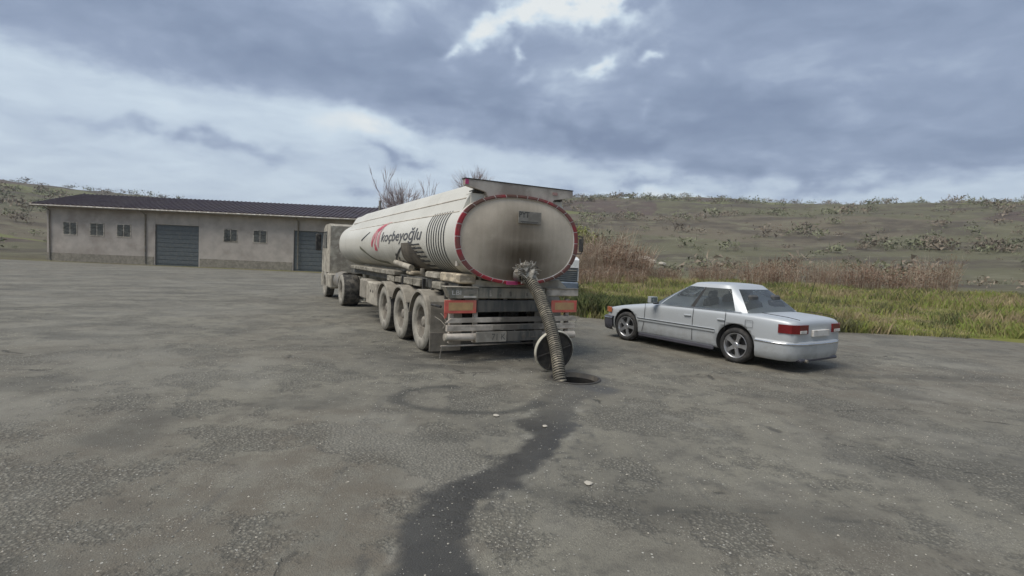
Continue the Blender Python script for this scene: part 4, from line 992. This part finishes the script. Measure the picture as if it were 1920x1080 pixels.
# rear light and marker gear
lbx = MB().prism([(-1.245, 1.205), (-.69, 1.205), (-.69, 1.03), (-1.16, 1.03)], -.05, .14, 'xz').build('lamp_box', M['beam'], TR)
MB().box(-1.25, -.685, -.07, .15, 1.203, 1.216, .003).build('lip', M['dust_pale'], lbx)
put_text('lettering', 'LBI', M['tape_white'], lbx, (-1.135, -.053, 1.085), (1, 0, 0), (0, 0, 1), .1, .15, .07)
MB().box(-.94, -.72, -.056, -.049, 1.04, 1.065, .002).build('reflector', M['tape_white'], lbx)
MB().box(-.98, -.72, -.056, -.049, 1.10, 1.17, .004).build('lamp_lens', M['dust'], lbx)
rbx = MB().box(.60, 1.27, -.04, .12, 1.075, 1.205, .01).build('lamp_box', M['rail'], TR)
MB().box(.59, 1.275, -.06, .13, 1.203, 1.214, .003).build('lip', M['dust_pale'], rbx)
MB().box(-.685, .595, -.02, .14, 1.025, 1.205, .012).build('rear_beam', M['beam'], TR)
sm = MB()
for (x, w, z0, z1) in ((-.47, .035, 1.06, 1.17), (-.30, .05, 1.05, 1.12), (-.10, .04, 1.06, 1.15), (.22, .03, 1.07, 1.13)): sm.prism([(x, z0), (x + w, z0 + .01), (x + w * .6, z1), (x - .008, z1 - .01)], -.024, -.0205, 'xz')
sm.build('paint_smear', M['rail'], TR)
MB().box(-.69, .70, -.01, .12, .80, .995, .012).build('under_beam', M['dark_beam'], TR)
for (x0, x1) in ((-1.25, -.705), (.72, 1.25)):
    pl = MB().box(x0, x1, -.035, -.02, .79, 1.0, .004).build('marker_plate', M['orange'], TR)
    MB().box(x0 + .07, x1 - .06, -.038, -.0345, .835, .962, .001).build('plate_field', M['amber'], pl)
    MB().box(x0 + .05, x1 - .05, -.02, .06, .84, .90, .004).build('plate_bracket', M['black'], pl)
wedge = MB().prism([(-1.25, .80), (-1.19, .80), (-1.21, .725), (-1.245, .705)], -.03, -.022, 'xz'); wedge.build('torn_corner', M['orange'], TR)
for sg in (-.68, .62, 1.1, -1.1): MB().box(sg - .035, sg + .035, .03, .10, .30, 1.02, .006).build('bumper_post', M['rail'], TR)
r_ = MB().prism([(-1.215, .638), (-1.125, .712), (1.20, .722), (1.25, .70), (1.25, .64)], -.03, .02, 'xz').build('bumper_rail', M['rail'], TR)
r_ = MB().box(-1.205, 1.225, -.04, .02, .498, .60, .01).build('bumper_rail', M['rail'], TR)
MB().box(-.40, -.26, -.05, -.0405, .52, .59, .003).build('tape_patch', M['dust_pale'], r_)
MB().box(.05, .34, -.05, -.0405, .51, .595, .003).build('tape_patch', M['dark_beam'], r_)
rod = MB().tube([(-1.23, -.02, .408), (1.22, -.02, .392)], .062, 20).build('bumper_tube', M['rail'], TR)
MB().lathe([(-1.236, .001), (-1.236, .05), (-1.231, .064), (-1.20, .064)], 'x', (0, -.02, .408), 20).build('end_cap', M['dust_pale'], rod)
npl = MB().box(-.72, -.17, -.10, -.084, .322, .492, .004).build('number_plate', M['plate'], TR)
put_text('lettering', '71 K', M['ink'], npl, (-.44, -.1015, .355), (1, 0, 0), (0, 0, 1), .1, .25, .10)
dp = MB().box(-.155, .52, -.09, -.078, .325, .490, .006).build('dark_plate', M['dark_beam'], TR)
MB().prism([(.12, .40), (.165, .455), (.20, .40), (.16, .345)], -.094, -.0905, 'xz').build('mark', M['rail'], dp)
MB().box(.26, .275, -.094, -.0905, .38, .47, .001).build('mark', M['rail'], dp); MB().box(.30, .43, -.094, -.0905, .375, .392, .001).build('mark', M['rail'], dp); MB().box(.335, .35, -.094, -.0905, .392, .45, .001).build('mark', M['rail'], dp)
MB().box(-1.27, .46, .00, .03, .255, .278, .004).build('bottom_bar', M['rail'], TR)
ch = MB()
for k in range(9):
    z = .27 - k * .023; x = -1.262 - k * .004 + .004 * (k % 2); c = [(x + .011 * math.cos(t) * (1 if k % 2 else .3), -.01 + .011 * math.cos(t) * (.3 if k % 2 else 1), z + .016 * math.sin(t)) for t in np.linspace(0, 6.283, 9)]
    ch.tube(c, .0035, 5, cap=False)
ch.build('chain', M['steel'], TR)
for pts in ([(-1.26, .10, .78), (-1.24, .02, .74), (-1.21, -.02, .66), (-1.235, -.03, .60)], [(-1.28, .3, .70), (-1.25, .1, .66), (-1.22, 0, .60), (-1.26, -.02, .55)], [(1.25, -.01, .68), (1.30, -.02, .71), (1.33, -.02, .70), (1.28, -.02, .66), (1.26, 0, .6)]):
    MB().tube(pts, .005, 5).build('cable', M['dust'], TR)

# outlet on the head: flange, elbow, lever
vl = MB().lathe([(-.10, .001), (-.10, .13), (-.135, .13), (-.14, .10), (-.20, .095), (-.20, .12), (-.235, .12), (-.235, .08)], 'y', (.06, 0, 1.44), 28).build('outlet_valve', M['steel'], TR)
MB().tube([(.06, -.18, 1.48), (.10, -.22, 1.54), (.15, -.235, 1.57), (.20, -.24, 1.60), (.25, -.24, 1.585), (.29, -.24, 1.56)], [.016, .016, .015, .014, .014, .012], 8).build('lever', M['black'], vl)
MB().tube([(-.02, -.2, 1.42), (.0, -.26, 1.50), (.06, -.28, 1.54), (.12, -.26, 1.50), (.14, -.2, 1.42)], .013, 8).build('clamp_bail', M['steel'], vl)
MB().box(-.235, -.03, -.150, -.128, 1.262, 1.325, .004).build('reflector', M['magenta'], TR)

# frayed rag over the coupling
def w2l(p): return p
Mt = Matrix.Translation((TX0, TY0, 0)) @ Matrix.Rotation(TH, 4, 'Z')
rag = tag(empty('rag', Mt @ Vector((.06, -.2, 1.30)), TH), 'frayed pale wet rag stuffed round the hose coupling on the tank', 'rag')
rb = MB(); rg2 = random.Random(9)
rws = []
for i in range(11):
    t = i / 10; rw = []
    for k in range(22):
        a = 2 * math.pi * k / 22; q = .125 + .035 * math.sin(a * 3 + i) + .025 * math.sin(a * 7 + i * 2.1) - .03 * abs(t - .5)
        rw.append((-.08 + .20 * t + .012 * math.sin(a * 5 + i), -.07 + q * math.cos(a) * .85 - .03 * t, .14 + q * math.sin(a) * .95 - .03 * t))
    rws.append(rw)
rb.grid(rws, closed=True).build('wrap', M['rag'], rag)
fr = MB()
for k in range(150):
    t = rg2.random(); a = rg2.uniform(-.6, 3.6); bx, bz = -.20 + .32 * t, .15 + .04 * t
    p = Vector((bx, -.09 - .04 * rg2.random(), bz + .07 * math.sin(a) + .03)); d = Vector((math.cos(a) * .9 - .25, rg2.uniform(-.5, .15), math.sin(a) * .8 + .1)).normalized()
    L = rg2.uniform(.05, .16); side = Vector((rg2.uniform(-1, 1), rg2.uniform(-1, 1), rg2.uniform(-1, 1))).cross(d).normalized() * rg2.uniform(.004, .011)
    m_ = p + d * L * .6 + Vector((0, -.01, rg2.uniform(-.03, .02))); e = p + d * L + Vector((rg2.uniform(-.02, .02), 0, rg2.uniform(-.05, .0)))
    fr.add([p - side, p + side, m_ + side, m_ - side, e + side * .3, e - side * .3], [(0, 1, 2, 3), (3, 2, 4, 5)], rg2.choice([0, 0, 1]), True)
fr.build('frayed_strips', [M['rag'], M['tape_white']], rag, fix=False)

# corrugated hose from the coupling into the manhole
HPT = [(.115, 8.50, 1.435), (.17, 8.47, 1.425), (.235, 8.45, 1.385), (.345, 8.36, 1.266), (.447, 8.225, 1.116), (.521, 8.046, .924), (.593, 7.873, .738), (.646, 7.71, .559), (.681, 7.555, .385), (.707, 7.405, .218), (.728, 7.29, .057), (.745, 7.24, -.08), (.76, 7.24, -.45)]
P = np.array(HPT); tt = np.arange(len(P)); D = np.concatenate([[0], np.cumsum(np.linalg.norm(np.diff(P, axis=0), axis=1))])
def catmull(u):
    i = min(len(P) - 2, max(0, int(np.searchsorted(D, u) - 1))); f = (u - D[i]) / (D[i + 1] - D[i]); p0, p1, p2, p3 = P[max(i - 1, 0)], P[i], P[i + 1], P[min(i + 2, len(P) - 1)]
    return .5 * (2 * p1 + (p2 - p0) * f + (2 * p0 - 5 * p1 + 4 * p2 - p3) * f * f + (3 * p1 - p0 - 3 * p2 + p3) * f ** 3)
PITCHH = .036; per = 6; nring = int(D[-1] / PITCHH * per); nsd = 26
cl = [Vector(catmull(D[-1] * i / nring)) for i in range(nring + 1)]; up = Vector((0, 0, 1)); V = []; Fh = []; MI = []
for i, c in enumerate(cl):
    t = (cl[min(i + 1, nring)] - cl[max(i - 1, 0)]).normalized(); u = (up - t * up.dot(t)).normalized(); w_ = t.cross(u); up = u
    for k in range(nsd):
        a = 2 * math.pi * k / nsd; ph = 2 * math.pi * (i / per) - a
        rr_ = (.089 + .0085 * max(-.55, math.cos(ph))) * (1 + .05 * math.sin(i * .021 + 2 * a) + .025 * math.sin(i * .053 + a))
        V.append(tuple(c + (u * math.cos(a) + w_ * math.sin(a)) * rr_))
for i in range(nring):
    for k in range(nsd):
        Fh.append((i * nsd + k, i * nsd + (k + 1) % nsd, (i + 1) * nsd + (k + 1) % nsd, (i + 1) * nsd + k))
        ph = 2 * math.pi * ((i + .5) / per) - 2 * math.pi * (k + .5) / nsd; MI.append(0 if math.cos(ph) > .0 else 1)
hm_ = np_mesh('suction_hose', np.array(V), np.array(Fh), [M['hose'], M['hose_dark']], True, MI)
hs = tag(link('suction_hose', hm_), 'thick tan corrugated hose running from the tank outlet down into the manhole', 'hose')
hc = MB().tube([cl[0] + (cl[0] - cl[6]).normalized() * .06, cl[8]], .105, 24, smooth=True).build('collar', M['steel'], hs)

# manhole cover leaning behind the hose
cv = tag(empty('manhole_cover', (.665, 7.86, 0)), 'round cast iron manhole cover standing on edge behind the hose', 'manhole cover')
RC = .318
cv.rotation_euler = (R_(7), 0, R_(22))
# local: disc in xz plane, centre at z = RC; camera side is -y (underside with ribs)
MB().lathe([(.035, .001), (.035, RC - .01), (.028, RC), (-.020, RC), (-.030, RC - .006), (-.030, RC - .03), (-.012, RC - .036), (-.010, .001)], 'y', (0, 0, RC), 56, smooth=False).build('disc', M['iron'], cv)
MB().lathe([(.026, RC + .001), (-.020, RC + .0012), (-.0308, RC - .004), (-.0308, RC - .012)], 'y', (0, 0, RC), 56).build('rim', M['iron_edge'], cv)
for k in range(6):
    a = 2 * math.pi * k / 6 + .3; Mx = Matrix.Translation((0, 0, RC)) @ Matrix.Rotation(-a, 4, 'Y')
    MB().box(.07, RC - .034, -.028, -.011, -.012, .012, .004, M=Mx).build('rib', M['iron'], cv)
MB().lathe([(-.011, .085), (-.027, .08), (-.027, .055), (-.012, .05)], 'y', (0, 0, RC), 28).build('hub_ring', M['iron'], cv)

# ------------------------------------------------------------------ tractor unit ahead of the trailer
TU = tag(empty('tractor_unit', Mt @ Vector((0, 9.0, 0)), TH), 'white tractor unit coupled to the far end of the tanker', 'truck')
for sg in (-1, 1): MB().box(sg * .42 - .05, sg * .42 + .05, -.9, 4.9, .62, .90, .01).build('chassis_rail', M['beam'], TU)
cb_ = MB()
cb_.prism([(3.0, .95), (3.0, 2.66), (3.2, 2.74), (4.2, 2.74), (4.6, 2.62), (4.95, 1.95), (5.05, 1.0), (5.0, .95)], -1.22, 1.22, 'yz').build('cab', M['dust_pale'], TU)
MB().prism([(3.75, 1.85), (3.8, 2.48), (4.5, 2.48), (4.78, 1.85)], -1.228, -1.215, 'yz').build('window', M['glass'], TU)
MB().prism([(3.75, 1.85), (3.8, 2.48), (4.5, 2.48), (4.78, 1.85)], 1.215, 1.228, 'yz').build('window', M['glass'], TU)
MB().prism([(4.645, 2.55), (4.67, 2.55), (4.955, 1.98), (4.93, 1.98)], -1.1, 1.1, 'yz').build('windscreen', M['glass'], TU)
MB().box(-1.23, 1.23, 4.7, 5.1, .35, .95, .05).build('bumper', M['dust_pale'], TU)
for sg in (-1, 1):
    MB().box(sg * 1.0 - .24, sg * 1.0 + .24, 2.75, 3.6, .40, .94, .05).build('side_skirt', M['dust_pale'], TU)
    mr = MB().box(sg * 1.42 - .10, sg * 1.42 + .10, 4.62, 4.72, 1.75, 2.40, .03); mr.tube([(sg * 1.2, 4.5, 2.45), (sg * 1.42, 4.67, 2.47), (sg * 1.42, 4.67, 2.35)], .02, 6); mr.build('mirror', M['black'], TU)
    w = truck_wheel(TU, sg * 1.24, 4.15, .50, .32, sg); w = truck_wheel(TU, sg * 1.24, .55, .50, .55, sg)
MB().lathe([(-.5, .32), (.5, .32)], 'y', (-.85, 2.0, .72), 24).build('fuel_tank', M['steel'], TU)
MB().lathe([(.90, .5), (1.0, .5), (1.02, .01)], 'z', (0, .55, 0), 28).build('fifth_wheel', M['black'], TU)

# ------------------------------------------------------------------ white truck parked beyond, facing the camera
WT = tag(empty('white_truck', (1.42, 20.0, 0), R_(-3)), 'white bonneted truck facing the camera beyond the tank end', 'truck')
# local -y is its front
MB().prism([(0.0, .98), (.0, 1.80), (.10, 1.84), (1.5, 1.95), (1.5, .98)], -1.06, 1.12, 'yz').build('hood', M['white'], WT)
MB().box(-1.0, 1.08, -.03, .0, .96, 1.46, .02).build('grille', M['grille'], WT)
for k in range(6): MB().box(-.95, 1.05, -.055, -.028, 1.00 + k * .075, 1.03 + k * .075, .006).build('slat', M['steel'] if k > 4 else M['grille'], WT)
MB().box(-1.02, 1.10, -.045, -.002, 1.47, 1.50, .006).build('grille_trim', M['black'], WT)
MB().box(-1.05, 1.13, -.16, .02, .62, .95, .04).build('bumper', M['blue_grey'], WT)
MB().prism([(1.5, 1.0), (1.5, 1.95), (1.85, 2.78), (2.0, 2.85), (3.0, 2.85), (3.05, 1.0)], -.78, .78, 'yz').build('cab', M['white'], WT)
MB().prism([(1.505, 1.98), (1.495, 2.0), (1.80, 2.72), (1.815, 2.72)], -.70, .70, 'yz').build('windscreen', M['glass'], WT)
for sg in (-1, 1):
    MB().prism([(1.8, 2.02), (2.05, 2.68), (2.85, 2.68), (2.85, 2.02)], sg * .79 - .008, sg * .79 + .008, 'yz').build('window', M['glass'], WT)
    m_ = MB().box(sg * 1.24 - .09, sg * 1.24 + .09, .98, 1.06, 2.14, 2.68, .03).build('mirror', M['black'], WT)
    MB().box(sg * 1.24 - .07, sg * 1.24 + .07, 1.062, 1.066, 2.18, 2.64, .002).build('mirror_glass', M['mirror'], m_)
    MB().tube([(sg * .78, 1.6, 2.60), (sg * .95, 1.2, 2.76), (sg * 1.15, 1.02, 2.77), (sg * 1.28, 1.02, 2.74), (sg * 1.30, 1.02, 2.6)], .030, 6).build('mirror_arm', M['black'], WT)
    MB().tube([(sg * .80, 1.55, 2.05), (sg * .98, 1.2, 2.06), (sg * 1.26, 1.02, 2.07), (sg * 1.28, 1.02, 2.2)], .028, 6).build('mirror_arm', M['black'], WT)
    MB().tube([(sg * .97, 1.2, 2.06), (sg * .97, 1.18, 2.75)], .014, 6).build('mirror_arm', M['steel'], WT)
    truck_wheel(WT, sg * 1.10, 1.0, .47, .28, sg)
    truck_wheel(WT, sg * 1.10, 4.4, .47, .28, sg)
MB().box(-1.1, 1.1, 3.3, 6.2, 1.05, 2.0, .03).build('tipper_body', M['rail'], WT)
MB().box(-.45, .45, .1, 6.2, .70, .95, .02).build('chassis', M['black'], WT)

# ------------------------------------------------------------------ silver saloon
CR = tag(empty('silver_car', (0, 0, 0), R_(33)), 'silver four door saloon with five spoke alloys at the right of the yard', 'car')
WBASE = 2.69; FA, RA = 1.36, 1.36 - 2.69; HWID = .86; WR = .318
# front left wheel contact at (2.57, 11.47) -> solve for the root
fl_local = Vector((-.80, FA, 0)); rot = Matrix.Rotation(R_(33), 3, 'Z'); CR.location = Vector((2.585, 11.47, 0)) - rot @ fl_local
st = [  # y, half width, top z, bottom z, shoulder z
    (2.13, .50, .60, .34, .55), (2.11, .66, .66, .27, .57), (2.03, .745, .705, .22, .60), (1.85, .80, .745, .20, .64), (1.55, .838, .795, .19, .69), (1.20, .855, .84, .19, .73), (.85, .86, .885, .19, .78),
    (.60, .86, .915, .19, .83), (.2, .86, .93, .19, .86), (-.4, .86, .94, .19, .875), (-1.0, .86, .945, .19, .88), (-1.5, .855, .945, .20, .875), (-1.8, .85, .935, .22, .86), (-2.10, .825, .92, .25, .85), (-2.26, .79, .90, .28, .82), (-2.335, .73, .86, .32, .76), (-2.35, .62, .76, .38, .66)]
def car_body():
    rows = []
    for (y, w, t, bz, sh) in st:
        half = [(0, t), (w * .45, t - .004), (w * .80, t - .018), (w * .93, t - .045), (w * .972, sh), (w * .99, sh - .09), (w, (sh + bz) * .54), (w * .992, bz + .17), (w * .985, bz + .155), (w * .965, bz + .05), (w * .90, bz), (0, bz)]
        rows.append([(x, y, z) for x, z in half] + [(-x, y, z) for x, z in half[::-1][1:-1]])
    b = MB(); b.grid(rows, closed=True)
    n = len(rows[0]); b.add(rows[0], [tuple(range(n))]); b.add(rows[-1], [tuple(range(n))])
    me = b.mesh('car_body', [M['silver'], M['well']])
    bm = bmesh.new(); bm.from_mesh(me); bmesh.ops.remove_doubles(bm, verts=bm.verts, dist=1e-5); bmesh.ops.recalc_face_normals(bm, faces=bm.faces); bm.to_mesh(me); bm.free()
    o = bpy.data.objects.new('tmp', me); COL.objects.link(o)
    ss = o.modifiers.new('s', 'SUBSURF'); ss.levels = 2; ss.render_levels = 2
    cut = MB()
    for y in (FA, RA):
        for sg in (-1, 1): cut.lathe([(-.17, .001), (-.17, .375), (.17, .375), (.17, .001)], 'x', (sg * .80, y, .335), 40)
    cm = cut.mesh('cut', [M['well'], M['well']]); 
    bm = bmesh.new(); bm.from_mesh(cm); bmesh.ops.remove_doubles(bm, verts=bm.verts, dist=2e-3); bmesh.ops.recalc_face_normals(bm, faces=bm.faces); bm.to_mesh(cm); bm.free()
    co = bpy.data.objects.new('cut', cm); COL.objects.link(co)
    bo = o.modifiers.new('b', 'BOOLEAN'); bo.operation = 'DIFFERENCE'; bo.object = co; bo.solver = 'EXACT'
    try: bo.material_mode = 'TRANSFER'
    except Exception: pass
    dg = bpy.context.evaluated_depsgraph_get(); dg.update(); out = bpy.data.meshes.new_from_object(o.evaluated_get(dg))
    bpy.data.objects.remove(o); bpy.data.objects.remove(co); out.name = 'car_body'
    return out
bme = car_body(); body = link('body', bme, CR)
# greenhouse: one smooth shell, its faces sorted into panes, pillars and roof
NP = 168
def gring(t):
    e = t ** 1.08
    yf, yr, w = .74 - .86 * e, -1.70 + .66 * e, .80 - .235 * e - .0 * t; z = .895 + .475 * t
    yc, L = (yf + yr) / 2, (yf - yr) / 2; q = []
    for i in range(1200):
        a = 2 * math.pi * i / 1200; ca, sa = math.cos(a), math.sin(a); q.append((w * math.copysign(abs(ca) ** (2 / 7), ca), yc + L * math.copysign(abs(sa) ** (2 / 5), sa)))
    q = np.array(q + q[:1]); l = np.concatenate([[0], np.cumsum(np.hypot(*np.diff(q, axis=0).T))]); u = np.linspace(0, l[-1], NP, endpoint=False)
    return [(float(np.interp(k, l, q[:, 0])), float(np.interp(k, l, q[:, 1])), z) for k in u], w, yc, L
ts = [-.05, .03, .09, .2, .32, .44, .56, .68, .80, .875, .94, 1.0]
RG = [gring(max(t, 0)) for t in ts]; RG[0] = ([(p[0] * 1.005, p[1], .868) for p in RG[0][0]],) + RG[0][1:]
RMID = gring(.5)
shell_v = [p for r in RG for p in r[0]]
top, w1, yc1, L1 = RG[-1]
for k, (t, dz_) in enumerate(((.96, .014), (.85, .026), (.6, .040), (.3, .047), (.04, .049))): shell_v += [(p[0] * t, yc1 + (p[1] - yc1) * t, p[2] + dz_) for p in top]
nr = len(ts) + 5; groups = {}
for i in range(nr - 1):
    for k in range(NP):
        f = (i * NP + k, i * NP + (k + 1) % NP, (i + 1) * NP + (k + 1) % NP, (i + 1) * NP + k)
        kind = 'roof'
        if i < len(ts) - 1:
            r = RMID; P0 = r[0][k]; xn, yn = P0[0] / r[1], (P0[1] - r[2]) / r[3]; t = ts[i]; y = P0[1] - .03; sd = 'l' if xn < 0 else 'r'
            kind = 'pillar'
            if .03 <= t < .875:
                if abs(xn) > .93:
                    if abs(yn) < .955 and y > -1.16 and not (-.46 < y < -.39): kind = 'side_window' + sd + ('f' if y > -.42 else 'b')
                    elif -.46 <= y <= -.39: kind = 'trim'
                elif abs(xn) < .90: kind = 'windscreen' if yn > 0 else 'rear_window'
        groups.setdefault(kind + (sd if kind == 'trim' else '') if i < len(ts) - 1 else kind, []).append(f)
for kind, fs in groups.items():
    ids = sorted({i for f in fs for i in f}); mp = {i: j for j, i in enumerate(ids)}
    b = MB().add([shell_v[i] for i in ids], [tuple(mp[i] for i in f) for f in fs], 0, True)
    nm = 'side_window' if kind.startswith('side') else ('window_trim' if kind.startswith('trim') else kind)
    b.build(nm, M['glass'] if 'wind' in kind else (M['black'] if kind.startswith('trim') else M['silver']), CR)
for sg in (-1, 1):
    MB().tube([(sg * .805, .60, .902), (sg * .812, -.4, .912), (sg * .80, -1.40, .912)], .008, 6).build('window_trim', M['chrome'], CR)
    # side rubbing strip with chrome, door seams, handles
    for (y0, y1) in ((.98, -.92),):
        MB().box(sg * .866 - .012, sg * .866 + .012, y1, y0, .505, .565, .004).build('side_strip', M['silver'], CR)
        MB().box(sg * .880 - .004, sg * .880 + .004, y1, y0, .545, .563, .001).build('chrome_strip', M['chrome'], CR)
    for y, yb in ((.80, .86), (-.42, -.42), (-1.12, -1.18)):
        MB().tube([(sg * .846, y, .89), (sg * .862, y, .70), (sg * .8625, y, .5), (sg * .855, yb, .28)], .0045, 5).build('door_seam', M['well'], CR)
    for y in (-.28, -1.02): MB().box(sg * .868 - .012, sg * .868 + .012, y - .10, y + .06, .735, .765, .008).build('door_handle', M['silver'], CR)
    MB().box(sg * .85 - .02, sg * .85 + .02, RA + .42, FA - .42, .175, .245, .01).build('sill', M['plastic'], CR)
    # mirror
    mir = MB().prism([(sg * .86, .47), (sg * 1.06, .47), (sg * 1.07, .53), (sg * 1.02, .59), (sg * .89, .60)], .925, 1.045, 'xy').build('wing_mirror', M['silver'], CR)
    MB().box(sg * .96 - .085, sg * .96 + .085, .462, .469, .935, 1.035, .002).build('mirror_glass', M['mirror'], mir)
    MB().box(sg * .83 - .06, sg * .83 + .06, .49, .57, .89, .935, .01).build('mirror_foot', M['black'], mir)
    # lights
    MB().prism([(sg * .70, 2.10), (sg * .775, 1.98), (sg * .808, 1.87), (sg * .80, 1.85), (sg * .76, 1.88), (sg * .68, 2.03)], .585, .695, 'xy').build('indicator', M['indicator'], CR)
    MB().box(sg * .50 - .17, sg * .50 + .17, 2.04, 2.135, .575, .69, .02).build('headlamp', M['lamp_glass'], CR)
    tl_ = MB().prism([(sg * .40, -2.372), (sg * .66, -2.368), (sg * .785, -2.30), (sg * .838, -2.10), (sg * .77, -2.09), (sg * .40, -2.25)], .655, .80, 'xy').build('tail_lamp', M['tail'], CR)
    MB().box(sg * .55 - .10, sg * .55 + .10, -2.378, -2.35, .66, .71, .004).build('reverse_lamp', M['tape_white'], tl_)
# bumpers
def bumper(half, nm, m, zt):
    pts = half + [(-x, y) for x, y in half[::-1][1:]]; cy = 1.6 if half[0][1] > 0 else -1.6; rows = []
    for z, o in ((.19, -.05), (.225, -.005), (.33, .012), (zt - .07, .02), (zt - .02, .018), (zt, .0), (zt + .004, -.06)):
        rows.append([(x * (1 + o), y + (y - cy) / .75 * o, z) for x, y in pts])
    bb = MB().grid(rows).build(nm, m, CR)
    MB().grid([[(x * (1 + o), y + (y - cy) / .75 * o, z) for x, y in pts] for z, o in ((zt - .055, .021), (zt - .05, .030), (zt - .03, .030), (zt - .025, .019))]).build('chrome_trim', M['chrome'], bb)
bumper([(-.845, 1.76), (-.84, 1.92), (-.80, 2.05), (-.70, 2.13), (-.5, 2.185), (-.25, 2.21), (0, 2.215)], 'front_bumper', M['plastic'], .50)
bumper([(-.855, -1.72), (-.85, -1.98), (-.82, -2.18), (-.74, -2.30), (-.55, -2.365), (-.28, -2.39), (0, -2.395)], 'rear_bumper', M['silver'], .52)
MB().tube([(-.72, -1.735, .945), (-.74, -1.9, .938), (-.72, -2.2, .917), (-.60, -2.325, .88)], .005, 5).build('boot_seam', M['well'], CR); MB().tube([(.72, -1.735, .945), (.74, -1.9, .938), (.72, -2.2, .917), (.60, -2.325, .88)], .005, 5).build('boot_seam', M['well'], CR)
MB().tube([(-.862, -1.52, .80), (-.862, -1.66, .80), (-.862, -1.66, .68), (-.862, -1.52, .68), (-.862, -1.52, .80)], .0035, 5).build('fuel_flap_seam', M['well'], CR)
MB().tube([(.55, -1.80, .93), (.55, -1.95, 1.55)], .004, 5).build('aerial', M['black'], CR)
MB().tube([(-.45, -2.42, .20), (-.45, -2.25, .21)], .028, 10).build('exhaust', M['steel'], CR)
MB().box(-.60, .60, -2.385, -2.25, .185, .235, .02).build('lower_valance', M['plastic'], CR)
MB().box(-.26, .26, 2.09, 2.14, .52, .68, .02).build('grille', M['black'], CR)
MB().box(-.26, .26, -2.39, -2.345, .60, .71, .006).build('number_plate', M['tape_white'], CR)
MB().box(-.66, .66, -1.6, .5, .30, .86, .05).build('cabin_tub', M['skin_dark'], CR)
for sg in (-1, 1):
    for y in (-.15, -.95):
        MB().box(sg * .36 - .22, sg * .36 + .22, y - .42, y - .28, .80, 1.08, .05).build('seat_back', M['skin_dark'], CR); MB().box(sg * .36 - .12, sg * .36 + .12, y - .42, y - .32, 1.08, 1.22, .04).build('headrest', M['skin_dark'], CR)
def car_wheel(x, y, sg, steer=0):
    wh = empty('wheel', (x, y, WR), steer, CR)
    def X(d): return sg * -d + sg * .09
    MB().lathe([(X(.02), .225), (X(.0), .24), (X(.006), .285), (X(.03), .312), (X(.05), WR), (X(.16), WR), (X(.185), .305), (X(.195), .23)], 'x', (0, 0, 0), 48).build('tyre', M['rubber'], wh)
    rb_ = MB().lathe([(X(.018), .228), (X(.012), .222), (X(.03), .205), (X(.12), .195), (X(.13), .19)], 'x', (0, 0, 0), 48)
    rb_.build('rim', M['alloy'], wh)
    MB().lathe([(X(.11), .20), (X(.105), .001)], 'x', (0, 0, 0), 30).build('brake_disc', M['black'], wh)
    spk = MB()
    for k in range(5):
        a = 2 * math.pi * k / 5 + .35; Mx = Matrix.Rotation(a, 4, 'X')
        P1 = [(.045, -.034, .034), (.125, -.028, .026), (.212, -.045, .022)]
        vs = []
        for (r, wv, dd) in P1:
            wv = abs(wv)
            for (sx, dep) in ((-1, dd), (1, dd), (1, dd + .035), (-1, dd + .035)): vs.append(Mx @ Vector((X(dep), sx * wv, r)))
        fs = []
        for i in range(2): fs += [(i * 4 + j, i * 4 + (j + 1) % 4, (i + 1) * 4 + (j + 1) % 4, (i + 1) * 4 + j) for j in range(4)]
        fs += [(0, 1, 2, 3), (8, 9, 10, 11)]
        spk.add(vs, fs)
    spk.lathe([(X(.06), .06), (X(.028), .058), (X(.022), .04), (X(.022), .001)], 'x', (0, 0, 0), 24)
    spk.build('spokes', M['alloy'], wh)
for sg in (-1, 1):
    car_wheel(sg * .755, FA, sg, R_(4)); car_wheel(sg * .755, RA, sg)
